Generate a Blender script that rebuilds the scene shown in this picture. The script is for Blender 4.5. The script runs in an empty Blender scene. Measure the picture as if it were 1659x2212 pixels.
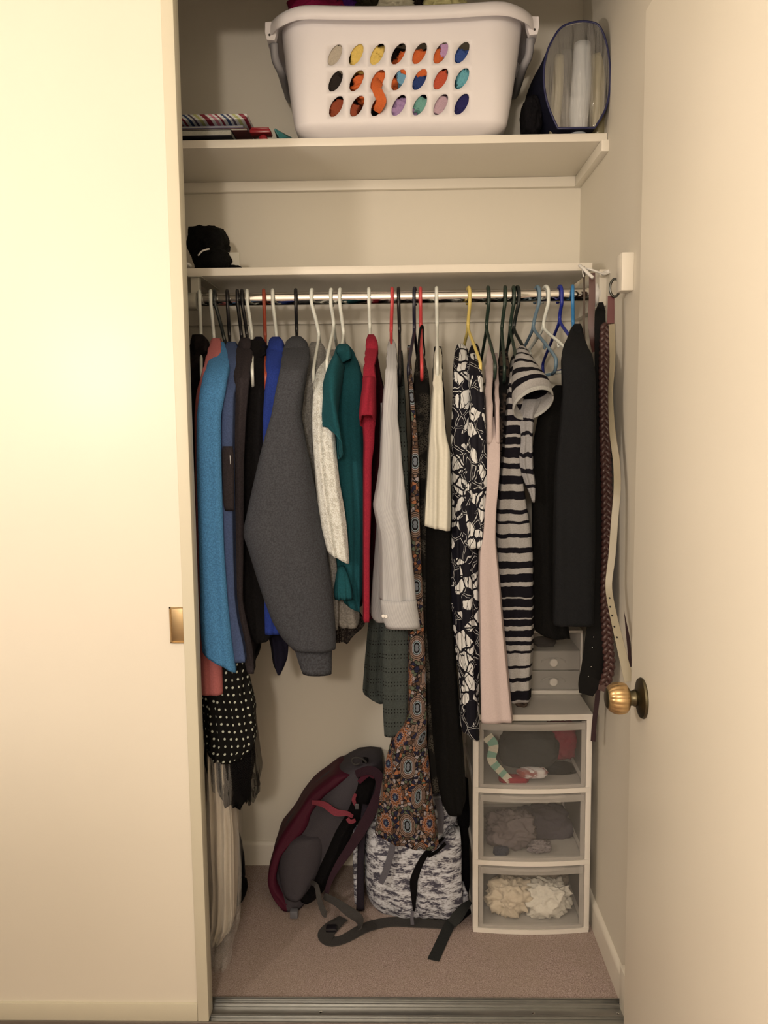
import bpy, bmesh, math, random
import numpy as np
from mathutils import Vector, Matrix, noise
random.seed(7)
S = bpy.context.scene
COL = S.collection
PI = math.pi

# ------------------------------------------------------------------ camera
FPX, IW, IH = 1800.0, 1659, 2212
PITCH, YAW, ROLL = 0.1072, 0.0211, -0.0104
CAM = np.array([0.0, -1.868, 1.386])
def _basis():
    cy, sy = math.cos(YAW), math.sin(YAW)
    f = np.array([-sy, cy, 0.]); r = np.array([cy, sy, 0.]); u = np.array([0, 0, 1.])
    cp, sp = math.cos(PITCH), math.sin(PITCH)
    f2 = f*cp-u*sp; u2 = u*cp+f*sp
    cr, sr = math.cos(ROLL), math.sin(ROLL)
    return r*cr+u2*sr, u2*cr-r*sr, f2
CR, CU, CF = _basis()
cd = bpy.data.cameras.new('camera'); cam = bpy.data.objects.new('camera', cd); COL.objects.link(cam)
cd.sensor_fit = 'VERTICAL'; cd.sensor_height = 36; cd.sensor_width = 27
cd.lens = FPX/IH*36; cd.clip_start = 0.02
m = Matrix.Identity(4)
for i in range(3):
    m[i][0], m[i][1], m[i][2], m[i][3] = CR[i], CU[i], -CF[i], CAM[i]
cam.matrix_world = m
S.camera = cam
def P(u, v, Y):
    """the world point at depth Y that sits at the photograph's pixel u, v -> (x, z)"""
    d = CF + CR*((u-IW/2)/FPX) + CU*((IH/2-v)/FPX)
    t = (Y-CAM[1])/d[1]
    p = CAM+d*t
    return float(p[0]), float(p[2])
def P3(u, v, Y):
    x, z = P(u, v, Y); return Vector((x, Y, z))

# ------------------------------------------------------------------ light and exposure
S.view_settings.view_transform = 'Standard'; S.view_settings.look = 'None'
S.view_settings.gamma = 1; S.view_settings.use_curve_mapping = False
S.view_settings.exposure = 0.12
w = bpy.data.worlds.new('world'); S.world = w; w.use_nodes = True
w.node_tree.nodes['Background'].inputs[0].default_value = (1, .75, .5, 1)
w.node_tree.nodes['Background'].inputs[1].default_value = 0.02
WARM = (1.0, 0.85, 0.71)
def point_light(name, loc, watts, r, col=WARM):
    d = bpy.data.lights.new(name, 'POINT'); d.energy = watts; d.shadow_soft_size = r; d.color = col
    o = bpy.data.objects.new(name, d); o.location = loc; COL.objects.link(o); return o
point_light('lamp_light', (-1.02, -1.25, 1.56), 27.0, .06)
point_light('room_lamp_light', (-0.24, -2.9, 1.78), 66.0, .07)

# ------------------------------------------------------------------ materials
def lin(c):
    return tuple(((x/255)/12.92 if x/255 <= .04045 else (((x/255)+.055)/1.055)**2.4) for x in c)
REF = lin((228, 212, 192))
def A(c, k=1.0):
    """surface colour of something that the photograph's warm light shows as sRGB c"""
    l = [a/b*.8*k for a, b in zip(lin(c), REF)]; g_ = .3*l[0]+.6*l[1]+.1*l[2]; q_ = 1.02*g_**.2; l = [x*q_ for x in l]; g_ *= q_
    return tuple(min(.88, max(.004, x*.9+g_*.1)) for x in l)
class NT:
    def __init__(s, name):
        s.mat = bpy.data.materials.new(name); s.mat.use_nodes = True
        s.t = s.mat.node_tree; s.b = s.t.nodes['Principled BSDF']; s.n = s.t.nodes
    def link(s, a, b): s.t.links.new(a, b)
    def put(s, sock, v):
        if isinstance(v, bpy.types.NodeSocket): s.link(v, sock)
        elif isinstance(v, (tuple, list)) and len(v) == 3 and sock.type == 'RGBA': sock.default_value = (*v, 1)
        else: sock.default_value = v
    def coord(s, which='Object'):
        return s.n.new('ShaderNodeTexCoord').outputs[which]
    def mapping(s, v, scale=(1, 1, 1), rot=(0, 0, 0), loc=(0, 0, 0)):
        m = s.n.new('ShaderNodeMapping'); s.link(v, m.inputs[0])
        m.inputs['Scale'].default_value = scale; m.inputs['Rotation'].default_value = rot; m.inputs['Location'].default_value = loc
        return m.outputs[0]
    def noise(s, v, scale, detail=2, rough=.5, out='Fac'):
        k = s.n.new('ShaderNodeTexNoise'); s.link(v, k.inputs['Vector']); k.inputs['Scale'].default_value = scale
        k.inputs['Detail'].default_value = detail; k.inputs['Roughness'].default_value = rough; return k.outputs[out]
    def vor(s, v, scale, feature='F1', out='Distance', rnd=1.0):
        k = s.n.new('ShaderNodeTexVoronoi'); k.feature = feature; s.link(v, k.inputs['Vector'])
        k.inputs['Scale'].default_value = scale; k.inputs['Randomness'].default_value = rnd; return k.outputs[out]
    def m(s, op, a, b=0.0, c=0.0):
        k = s.n.new('ShaderNodeMath'); k.operation = op
        s.put(k.inputs[0], a); s.put(k.inputs[1], b)
        if len(k.inputs) > 2: s.put(k.inputs[2], c)
        return k.outputs[0]
    def sep(s, v):
        k = s.n.new('ShaderNodeSeparateXYZ'); s.link(v, k.inputs[0]); return k.outputs
    def comb(s, x, y, z=0.0):
        k = s.n.new('ShaderNodeCombineXYZ')
        for i, q in enumerate((x, y, z)): s.put(k.inputs[i], q)
        return k.outputs[0]
    def mix(s, f, a, b):
        k = s.n.new('ShaderNodeMix'); k.data_type = 'RGBA'; s.put(k.inputs['Factor'], f)
        s.put(k.inputs[6], a); s.put(k.inputs[7], b); return k.outputs[2]
    def ramp(s, f, stops, interp='LINEAR'):
        k = s.n.new('ShaderNodeValToRGB'); s.put(k.inputs[0], f); cr = k.color_ramp; cr.interpolation = interp
        while len(cr.elements) > 1: cr.elements.remove(cr.elements[-1])
        cr.elements[0].position = stops[0][0]
        for p, c in stops[1:]: cr.elements.new(p)
        for e, (p, c) in zip(cr.elements, stops):
            e.color = (*c, 1) if isinstance(c, (tuple, list)) else (c, c, c, 1)
        return k.outputs[0]
    def step(s, x, t, soft=.02):
        k = s.n.new('ShaderNodeMapRange'); k.interpolation_type = 'SMOOTHSTEP'
        s.put(k.inputs[0], x); k.inputs[1].default_value = t-soft; k.inputs[2].default_value = t+soft; return k.outputs[0]
    def base(s, c): s.put(s.b.inputs['Base Color'], c)
    def bump(s, h, strength=.3, dist=.01):
        k = s.n.new('ShaderNodeBump'); s.put(k.inputs['Height'], h); k.inputs['Strength'].default_value = strength
        k.inputs['Distance'].default_value = dist; s.link(k.outputs[0], s.b.inputs['Normal'])
    def set(s, rough=.9, metal=0, spec=.3, **kw):
        s.b.inputs['Roughness'].default_value = rough; s.b.inputs['Metallic'].default_value = metal
        s.b.inputs['Specular IOR Level'].default_value = spec
        for k, v in kw.items(): s.b.inputs[k.replace('_', ' ')].default_value = v
    def see_through(s, f):
        """mix with plain transparency, f = how much light goes straight through"""
        tr = s.n.new('ShaderNodeBsdfTransparent'); mx = s.n.new('ShaderNodeMixShader'); s.put(mx.inputs[0], f)
        s.link(s.b.outputs[0], mx.inputs[1]); s.link(tr.outputs[0], mx.inputs[2])
        s.link(mx.outputs[0], s.n['Material Output'].inputs['Surface'])
def paint(name, c, rough=.55, mott=.03, bump=.05, scale=3.0):
    t = NT(name); o = t.coord(); n = t.noise(o, scale, 3)
    c2 = tuple(x*(1-mott*3) for x in c)
    t.base(t.mix(n, c, c2)); t.bump(t.noise(o, 260, 2), bump, .002); t.set(rough, spec=.35); return t.mat
def cloth(name, c, var=.25, vs=320, bump=.35, big=.12, rough=.95, warp=None, c2=None):
    """woven or knitted cloth: heathered fine speckle plus fine relief"""
    t = NT(name); o = t.coord(); uv = t.coord('UV')
    n = t.noise(o, vs, 2, .6); n2 = t.noise(o, 9, 3)
    d = tuple(x*(1-var) for x in c); l = tuple(min(.9, x*(1+var)) for x in c)
    col = t.mix(t.step(n, .5, .22), d, c2 or l)
    col = t.mix(t.m('MULTIPLY', n2, big), col, tuple(x*.5 for x in c))
    t.base(col); t.bump(t.noise(o, vs*1.3, 2), bump, .003); t.set(rough, spec=.15); 
    t.b.inputs['Sheen Weight'].default_value = .0
    return t.mat
def plastic(name, c, rough=.35, spec=.5):
    t = NT(name); o = t.coord(); t.base(t.mix(t.noise(o, 30, 2), c, tuple(x*.9 for x in c))); t.set(rough, spec=spec); return t.mat
def metal(name, c, rough=.2):
    t = NT(name); o = t.coord(); t.base(t.mix(t.noise(o, 25, 3), c, tuple(x*.8 for x in c))); t.set(rough, 1); return t.mat
M = {}
WALL = (.77, .735, .645)
M['wall'] = paint('wall_paint', WALL, .7, .02)
M['door'] = paint('door_paint', (.78, .745, .655), .38, .02, .03)
M['trim'] = paint('trim_paint', (.82, .785, .70), .35, .02, .03)
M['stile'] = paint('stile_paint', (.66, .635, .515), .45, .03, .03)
M['ceil'] = paint('ceiling_paint', (.85, .83, .78), .9)
M['chrome'] = metal('chrome', (.85, .84, .82), .09)
M['whiteplastic'] = plastic('white_plastic', (.82, .82, .80))
def carpet():
    t = NT('carpet_pile'); o = t.coord()
    n = t.noise(o, 420, 3, .7); b = t.noise(o, 7, 4, .6)
    c = t.ramp(n, [(.3, A((128, 98, 82))), (.5, A((182, 150, 130))), (.72, A((220, 190, 170)))])
    c = t.mix(t.m('MULTIPLY', t.step(b, .5, .2), .35), c, A((176, 150, 122)))
    t.base(c); t.bump(t.m('ADD', n, t.noise(o, 60, 2)), .45, .004); t.set(1, spec=.05); return t.mat
M['carpet'] = carpet()

# ------------------------------------------------------------------ object helpers
ORG = {}
def tag(o, label=None, cat=None, group=None, kind=None):
    if label: o['label'] = label
    if cat: o['category'] = cat
    if group: o['group'] = group
    if kind: o['kind'] = kind
    return o
def thing(name, label, cat, loc, group=None):
    o = bpy.data.objects.new(name, None); COL.objects.link(o); o.location = loc; o.empty_display_size = .05
    ORG[o.name] = Vector(loc); return tag(o, label, cat, group)
def mk(name, verts, faces, mat, parent=None, uvs=None, smooth=True, label=None, cat=None, group=None, kind=None, recalc=True, merge=0):
    vs = [Vector(v) for v in verts]
    if parent is not None: org = ORG[parent.name]
    else:
        lo = [min(v[i] for v in vs) for i in range(3)]; hi = [max(v[i] for v in vs) for i in range(3)]
        org = Vector(((lo[0]+hi[0])/2, (lo[1]+hi[1])/2, lo[2]))
    me = bpy.data.meshes.new(name)
    me.from_pydata([tuple(v-org) for v in vs], [], faces)
    if uvs is not None:
        uvl = me.uv_layers.new(name='UVMap')
        li = np.empty(len(me.loops), dtype=np.int32); me.loops.foreach_get('vertex_index', li)
        a = np.array(uvs, dtype=np.float32)[li]; uvl.data.foreach_set('uv', a.ravel())
    if recalc or merge:
        bm = bmesh.new(); bm.from_mesh(me)
        if merge: bmesh.ops.remove_doubles(bm, verts=bm.verts, dist=merge)
        if recalc: bmesh.ops.recalc_face_normals(bm, faces=bm.faces)
        bm.to_mesh(me); bm.free()
    if smooth: me.polygons.foreach_set('use_smooth', [True]*len(me.polygons))
    if isinstance(mat, (list, tuple)):
        for q in mat: me.materials.append(q)
    else: me.materials.append(mat)
    o = bpy.data.objects.new(name, me); COL.objects.link(o)
    if parent is not None: o.parent = parent
    else: o.location = org
    ORG[o.name] = org
    return tag(o, label, cat, group, kind)
class MB:
    """collects simple solids into one mesh"""
    def __init__(s): s.v = []; s.f = []
    def add(s, v, f):
        k = len(s.v); s.v += [tuple(x) for x in v]; s.f += [tuple(i+k for i in q) for q in f]; return s
    def box(s, x0, x1, y0, y1, z0, z1, b=0.0):
        if b <= 0:
            v = [(x, y, z) for x in (x0, x1) for y in (y0, y1) for z in (z0, z1)]
            return s.add(v, [(0, 1, 3, 2), (4, 6, 7, 5), (0, 4, 5, 1), (2, 3, 7, 6), (0, 2, 6, 4), (1, 5, 7, 3)])
        bm = bmesh.new(); bmesh.ops.create_cube(bm, size=1)
        for q in bm.verts: q.co = Vector(((x0+x1)/2+q.co.x*(x1-x0), (y0+y1)/2+q.co.y*(y1-y0), (z0+z1)/2+q.co.z*(z1-z0)))
        bmesh.ops.bevel(bm, geom=bm.edges, offset=b, segments=2, affect='EDGES', profile=.5)
        bm.verts.ensure_lookup_table(); v = [tuple(q.co) for q in bm.verts]; f = [tuple(x.index for x in p.verts) for p in bm.faces]
        bm.free(); return s.add(v, f)
    def lathe(s, c, axis, prof, n=24, flute=0, famp=0.0):
        """prof = [(distance along axis, radius)]"""
        ax = Vector(axis).normalized(); t = ax.orthogonal().normalized(); b = ax.cross(t); c = Vector(c)
        v = []
        for i, (h, r) in enumerate(prof):
            for j in range(n):
                a = 2*PI*j/n; rr = r*(1+(famp*abs(math.sin(flute*a/2)) if flute else 0)*(1 if 0 < i < len(prof)-1 else 0))
                v.append(c+ax*h+(t*math.cos(a)+b*math.sin(a))*rr)
        f = [(i*n+j, i*n+(j+1) % n, (i+1)*n+(j+1) % n, (i+1)*n+j) for i in range(len(prof)-1) for j in range(n)]
        f += [tuple(range(n))[::-1], tuple((len(prof)-1)*n+j for j in range(n))]
        return s.add(v, f)
    def tube(s, pts, r, n=8, closed=False):
        pts = [Vector(p) for p in pts]; v = []; N = len(pts)
        rr = r if isinstance(r, (list, tuple)) else [r]*N
        prev = None
        for i, p in enumerate(pts):
            d = (pts[min(i+1, N-1)]-pts[max(i-1, 0)]) if not closed else (pts[(i+1) % N]-pts[i-1])
            d.normalize()
            t = d.orthogonal().normalized() if prev is None else (prev-d*prev.dot(d)).normalized()
            prev = t; b = d.cross(t)
            for j in range(n):
                a = 2*PI*j/n; v.append(p+(t*math.cos(a)+b*math.sin(a))*rr[i])
        R = N if closed else N-1
        f = [(i*n+j, i*n+(j+1) % n, ((i+1) % N)*n+(j+1) % n, ((i+1) % N)*n+j) for i in range(R) for j in range(n)]
        if not closed: f += [tuple(range(n))[::-1], tuple((N-1)*n+j for j in range(n))]
        return s.add(v, f)
    def build(s, name, mat, parent=None, smooth=False, **kw):
        o = mk(name, s.v, s.f, mat, parent, smooth=smooth, **kw)
        return o
def auto(o, ang=40):
    """smooth shading with hard edges kept"""
    me = o.data; me.polygons.foreach_set('use_smooth', [True]*len(me.polygons))
    bm = bmesh.new(); bm.from_mesh(me)
    for e in bm.edges:
        if len(e.link_faces) == 2 and e.calc_face_angle(0) > math.radians(ang): e.smooth = False
    bm.to_mesh(me); bm.free(); return o
def spline(pts, n=8):
    """Catmull-Rom through points (tuples of any length)"""
    p = [np.array(q, float) for q in pts]; p = [2*p[0]-p[1]]+p+[2*p[-1]-p[-2]]; out = []
    for i in range(1, len(p)-2):
        for k in range(n):
            t = k/n; a, b, c, d = p[i-1:i+3]
            out.append(.5*((2*b)+(-a+c)*t+(2*a-5*b+4*c-d)*t*t+(-a+3*b-3*c+d)*t**3))
    out.append(p[-2]); return out
def box(name, x0, x1, y0, y1, z0, z1, mat, b=0.0, parent=None, **kw):
    o = MB().box(x0, x1, y0, y1, z0, z1, b).build(name, mat, parent, **kw)
    if b: auto(o)
    return o

# ------------------------------------------------------------------ the setting
RX = 0.5235          # closet's right wall
BY = 0.63            # closet's back wall
LX = -1.35           # closet's left wall, behind the sliding door
HT = 2.66
RODY = 0.325
Z1 = P(850, 573, .314)[1]; Z2 = P(850, 295, .314)[1]   # tops of the two shelves
ZC1 = 1.674; ZC2 = P(850, 409, BY-.018)[1]
st = dict(kind='structure')
box('floor', -1.9, 1.3, -3.3, BY, -.06, 0, M['carpet'], **st)
box('ceiling', -2.0, 1.4, -3.4, BY+.1, HT, HT+.08, M['ceil'], **st)
box('wall_back', LX-.1, RX+.1, BY, BY+.1, 0, HT, M['wall'], **st)
box('wall_closet_right', RX, RX+.11, .0, BY, 0, HT, M['wall'], **st)
box('wall_closet_left', LX-.1, LX, .0, BY, 0, HT, M['wall'], **st)
box('wall_front_right', RX, 1.3, -.11, 0, 0, HT, M['wall'], **st)
box('wall_front_left', -1.9, LX, -.11, 0, 0, HT, M['wall'], **st)
box('wall_left', -2.0, -1.9, -3.3, -.0, 0, HT, M['wall'], **st)
box('wall_right', 1.3, 1.4, -3.3, -.0, 0, HT, M['wall'], **st)
box('wall_behind', -2.0, 1.4, -3.4, -3.3, 0, HT, M['wall'], **st)
def baseboard(name, x0, x1, y0, y1, ax):
    # rounded top profile, 8 cm tall
    n = 6; prof = [(0, 0), (.011, 0), (.011, .062)]+[(.011*math.cos(a*PI/2/n), .062+.014*math.sin(a*PI/2/n)) for a in range(1, n+1)]
    prof[-1] = (0, .076); v = []; k = len(prof)
    for e in (0, 1):
        for (o, z) in prof:
            if ax == 'x': v.append(((x0, x1)[e], y0-o, z))
            else: v.append((x0-o, (y0, y1)[e], z))
    f = [(i, (i+1) % k, k+(i+1) % k, k+i) for i in range(k)]+[tuple(range(k)), tuple(range(k, 2*k))]
    return auto(mk(name, v, f, M['trim'], kind='structure', smooth=False))
baseboard('baseboard_back', LX, RX-.011, BY, BY, 'x')
baseboard('baseboard_right', RX, RX, -.0, BY-.011, 'y')
box('trim_1', RX-.016, RX, -.075, -.012, 0, .105, M['trim'], .003, **st)       # block that ends the baseboard at the opening
# cleats
box('trim_2', LX, RX-.019, BY-.019, BY, ZC2, Z2-.02, M['trim'], .0015, **st)
def side_cleat(name, y0, z0, z1):
    return box(name, RX-.019, RX, y0, BY, z0, z1, M['trim'], .0015, **st)
side_cleat('trim_3', .30, ZC2, Z2-.02)
box('trim_4', LX, RX-.019, BY-.019, BY, ZC1, Z1-.02, M['trim'], .0015, **st)
XC, _ = P(1343, 590, .05)
side_cleat('trim_7', .30, ZC1, Z1-.02)
box('trim_5', XC, RX, .05, .095, ZC1, P(1343, 545, .05)[1], M['trim'], .0015, **st)
for nm, z, y0, x1, lb in (('closet_shelf', Z2, .314, RX-.001, 'upper white painted closet shelf carrying the laundry basket'),
                      ('closet_shelf', Z1, .314, XC-.006, 'lower white painted closet shelf just above the chrome rod')):
    box(nm, LX+.001, x1, y0, BY-.001, z-.02, z, M['trim'], .0015, label=lb, cat='shelf', group='closet shelves')
# sliding door on the left: panel, stile, bottom rail, finger pull
DY0, DY1 = -.085, -.045
xe = P(412.5, 1100, DY0)[0]                       # right edge of the stile
d1 = thing('door_1', None, None, (xe-.4, DY0, .012)); d1['kind'] = 'structure'
sw = .0262
box('panel', xe-1.15, xe-sw, DY0+.006, DY1, .055, 2.36, M['door'], 0, d1)
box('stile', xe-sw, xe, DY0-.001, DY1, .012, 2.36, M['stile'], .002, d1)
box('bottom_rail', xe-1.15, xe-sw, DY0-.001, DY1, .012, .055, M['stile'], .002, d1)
brass = metal('satin_brass', A((205, 165, 110)), .42)
zc = P(380, 1351, DY0)[1]; ph = .040
pl = box('finger_pull', xe-sw-.030, xe-sw-.0005, DY0+.003, DY0+.010, zc-ph, zc+ph, brass, .001, d1, label='brass finger pull')
mb = MB()
mb.box(xe-sw-.030, xe-sw-.027, DY0+.000, DY0+.008, zc-ph, zc+ph).box(xe-sw-.030, xe-sw, DY0, DY0+.004, zc+ph-.002, zc+ph).box(xe-sw-.030, xe-sw, DY0, DY0+.004, zc-ph, zc-ph+.002)
mb.build('lip', brass, pl)
# second sliding panel, parked behind the first
d3 = thing('door_3', None, None, (xe-.5, -.035, .012)); d3['kind'] = 'structure'
box('panel', LX+.01, xe-.06, -.035, -.005, .012, 2.36, M['door'], 0, d3)
# the two-channel floor track
tm = metal('aluminium_track', A((188, 176, 158)), .38)
t = thing('door_track', 'dull metal two-channel sliding door track set in the carpet at the closet opening', 'door track', (0, -.045, 0))
mb = MB(); x0, x1 = -1.2, RX+.0
mb.box(x0, x1, -.088, 0, 0, .0035); mb.build('base_plate', tm, t)
for y in (-.087, -.062, -.024, -.003):
    box('ridge', x0, x1, y-.0014, y+.0014, .0035, .0125, tm, .0008, t)
for xx in (-.2, .30, .497):
    MB().lathe((xx, -.043, .0035), (0, 0, 1), [(0, .004), (.0012, .0035), (.002, .001)], 10).build('screw', M['chrome'], t)
box('trim_6', LX, RX, -.11, .02, 2.37, HT, M['trim'], .002, **st)             # head jamb over the opening

box('unseen_shadow_blocker', -1.62, -.925, -1.52, -1.0, 0, 1.335, paint('shadow_blocker_paint', (.3, .2, .13), .5), .004, **st)  # unseen dresser-shaped box, added to cast the shadow low on the left door

# room door on the right, standing open square to the closet
dyE = -.42
dx = P(1371, 1106, dyE)[0]
d2 = thing('door_2', None, None, (dx, dyE, .01)); d2['kind'] = 'structure'
box('panel', dx, dx+.035, dyE-.76, dyE, .01, 2.05, M['door'], .0015, d2)
old = metal('tarnished_brass', A((120, 104, 72)), .38); kb = NT('knob_brass'); o_ = kb.coord()
kb.base(kb.mix(kb.step(kb.noise(o_, 40, 3), .5, .15), (.62, .43, .22), (.46, .31, .15))); kb.set(.33, .9); kb = kb.mat
# knob set back from the free edge
ky = dyE-.074
kc = P3(1392, 1508, ky)
kn = thing('door_knob', None, None, (dx, ky, kc.z)); kn.parent = d2; kn.location = Vector((dx, ky, kc.z))-ORG[d2.name]
auto(MB().lathe((dx, ky, kc.z), (-1, 0, 0), [(-.001, .033), (.002, .0345), (.005, .033), (.008, .024), (.010, .016)], 48).build('rose', old, kn))
auto(MB().lathe((dx, ky, kc.z), (-1, 0, 0), [(.009, .0125), (.014, .0145), (.018, .0125), (.023, .0125)], 32).build('neck', old, kn))
prof = [(.022, .010), (.025, .019), (.029, .0243), (.036, .0262), (.043, .0262), (.050, .0248), (.056, .0215), (.060, .017)]
auto(MB().lathe((dx, ky, kc.z), (-1, 0, 0), prof, 144, 18, .035).build('grip', kb, kn, label='fluted brass knob'), 60)
auto(MB().lathe((dx, ky, kc.z), (-1, 0, 0), [(.0595, .0172), (.061, .0165), (.0625, .013)], 48).build('cap', old, kn))

# ------------------------------------------------------------------ rod
RZ = P(850, 642, RODY)[1]; RR = .0165
xl = P(436, 648, RODY)[0]; xr = P(1300, 640, RODY)[0]
rod = thing('closet_rod', 'long chrome closet rod carrying all the hangers', 'rod', ((xl+xr)/2, RODY, RZ))
auto(MB().lathe((xl, RODY, RZ), (1, 0, 0), [(0, RR), (xr-xl, RR)], 40).build('bar', M['chrome'], rod))
cream_pl = plastic('cream_plastic', A((190, 176, 148)), .45)
xs = P(406, 652, RODY)[0]
auto(MB().lathe((xs, RODY, RZ-.004), (1, 0, 0), [(0, .020), (.004, .023), (.024, .023), (.026, .020)], 32).build('rod_socket', cream_pl, rod))
mb = MB(); xa = P(414, 620, RODY)[0]
mb.box(xa, xa+.022, RODY-.012, RODY+.012, RZ+.015, Z1-.021, .002); mb.box(xa-.003, xa+.030, RODY-.02, RODY+.2, Z1-.0235, Z1-.0205)
mb.build('hanging_bracket', cream_pl, rod)
auto(MB().lathe((xr-.012, RODY, RZ), (1, 0, 0), [(0, .022), (.003, .026), (RX-.02-xr-.0, .027), (RX-.02-xr+.011, .030)], 32).build('rod_socket', M['whiteplastic'], rod))

# ------------------------------------------------------------------ hangers
HM = {}
for k, c in dict(white=(226, 216, 190), black=(34, 30, 30), green=(40, 62, 46), darkgreen=(34, 42, 36), orange=(178, 66, 32), red=(225, 62, 60),
                 yellow=(222, 186, 84), paleblue=(112, 134, 142), blue=(40, 56, 160), skyblue=(58, 142, 190), navy=(36, 36, 58)).items():
    HM[k] = plastic('hanger_'+k, A(c), .38)
def hanger(col, u0, u1, v1, label, uf=None, drop=.115, r=.0046, half=.205, notch=False, dz=.0, bar=True):
    """tubular clothes hanger. u0: pixel column over the rod, (u1, v1): where the neck splits, uf: column of the front tip"""
    m = HM[col]; x0 = P(u0, 640, RODY)[0]; x1, zn = P(u1, v1, RODY)
    hz = RZ+RR+r+.0005
    if uf is None: xf = x1*(1-.09)-.0
    else: xf = P(uf, v1+60, RODY-half)[0]
    a = math.atan2(xf-x1, half)                       # swing about the vertical
    d = Vector((math.sin(a)*-1*-1, -math.cos(a), 0))   # towards the front tip
    R_ = RR+r+.0035; zc = hz-R_
    up = Vector((0, 0, 1)); C0 = Vector((x0, RODY, zc)); Nk = Vector((x1, RODY, zn))
    pts = []
    for i in range(0, 15):
        an = math.radians(-35+i*(35+180+20)/14)
        pts.append(C0-d*math.cos(an)*R_+up*math.sin(an)*R_)
    pts.append(C0+d*R_*.95-up*.022+Vector((x1-x0, 0, 0))*.15)
    pts.append(C0.lerp(Nk, .55)+d*R_*.55)
    pts.append(C0.lerp(Nk, .82)+d*R_*.08)
    pts.append(Nk)
    pts = [Vector(q) for q in spline(pts, 3)]
    t = thing('clothes_hanger', label, 'hanger', (x1, RODY, zn-drop), 'hangers on the chrome rod')
    MB().tube(pts, [r*1.0]*len(pts), 10).build('hook', m, t, smooth=True)
    # shoulders and bar
    side = []
    e = r*.9
    for s in (1, -1):
        q = [Nk+up*.004, Nk+d*s*.018-up*.014, Nk+d*s*(half*.55)-up*(drop*.52), Nk+d*s*(half*.93)-up*(drop*.86), Nk+d*s*half-up*(drop*1.0), Nk+d*s*(half*.955)-up*(drop*1.19), Nk+d*s*(half*.85)-up*(drop*1.25)]
        side.append(q)
    mb = MB()
    for q in side: mb.tube([Vector(k) for k in spline(q, 5)], e, 8)
    mb.build('shoulder_frame', m, t, smooth=True, kind=None)
    if bar:
        MB().tube([side[0][-1], side[1][-1]], e*.95, 8).build('trouser_bar', m, t, smooth=True)
    if notch:
        for s in (1, -1):
            c = Nk+d*s*half*.5-up*drop*.47
            MB().tube([c-up*.004, c-up*.016, c-up*.018+d*.006, c-up*.012+d*.009], .002, 6).build('strap_hook', m, t, smooth=True)
    return t

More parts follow.
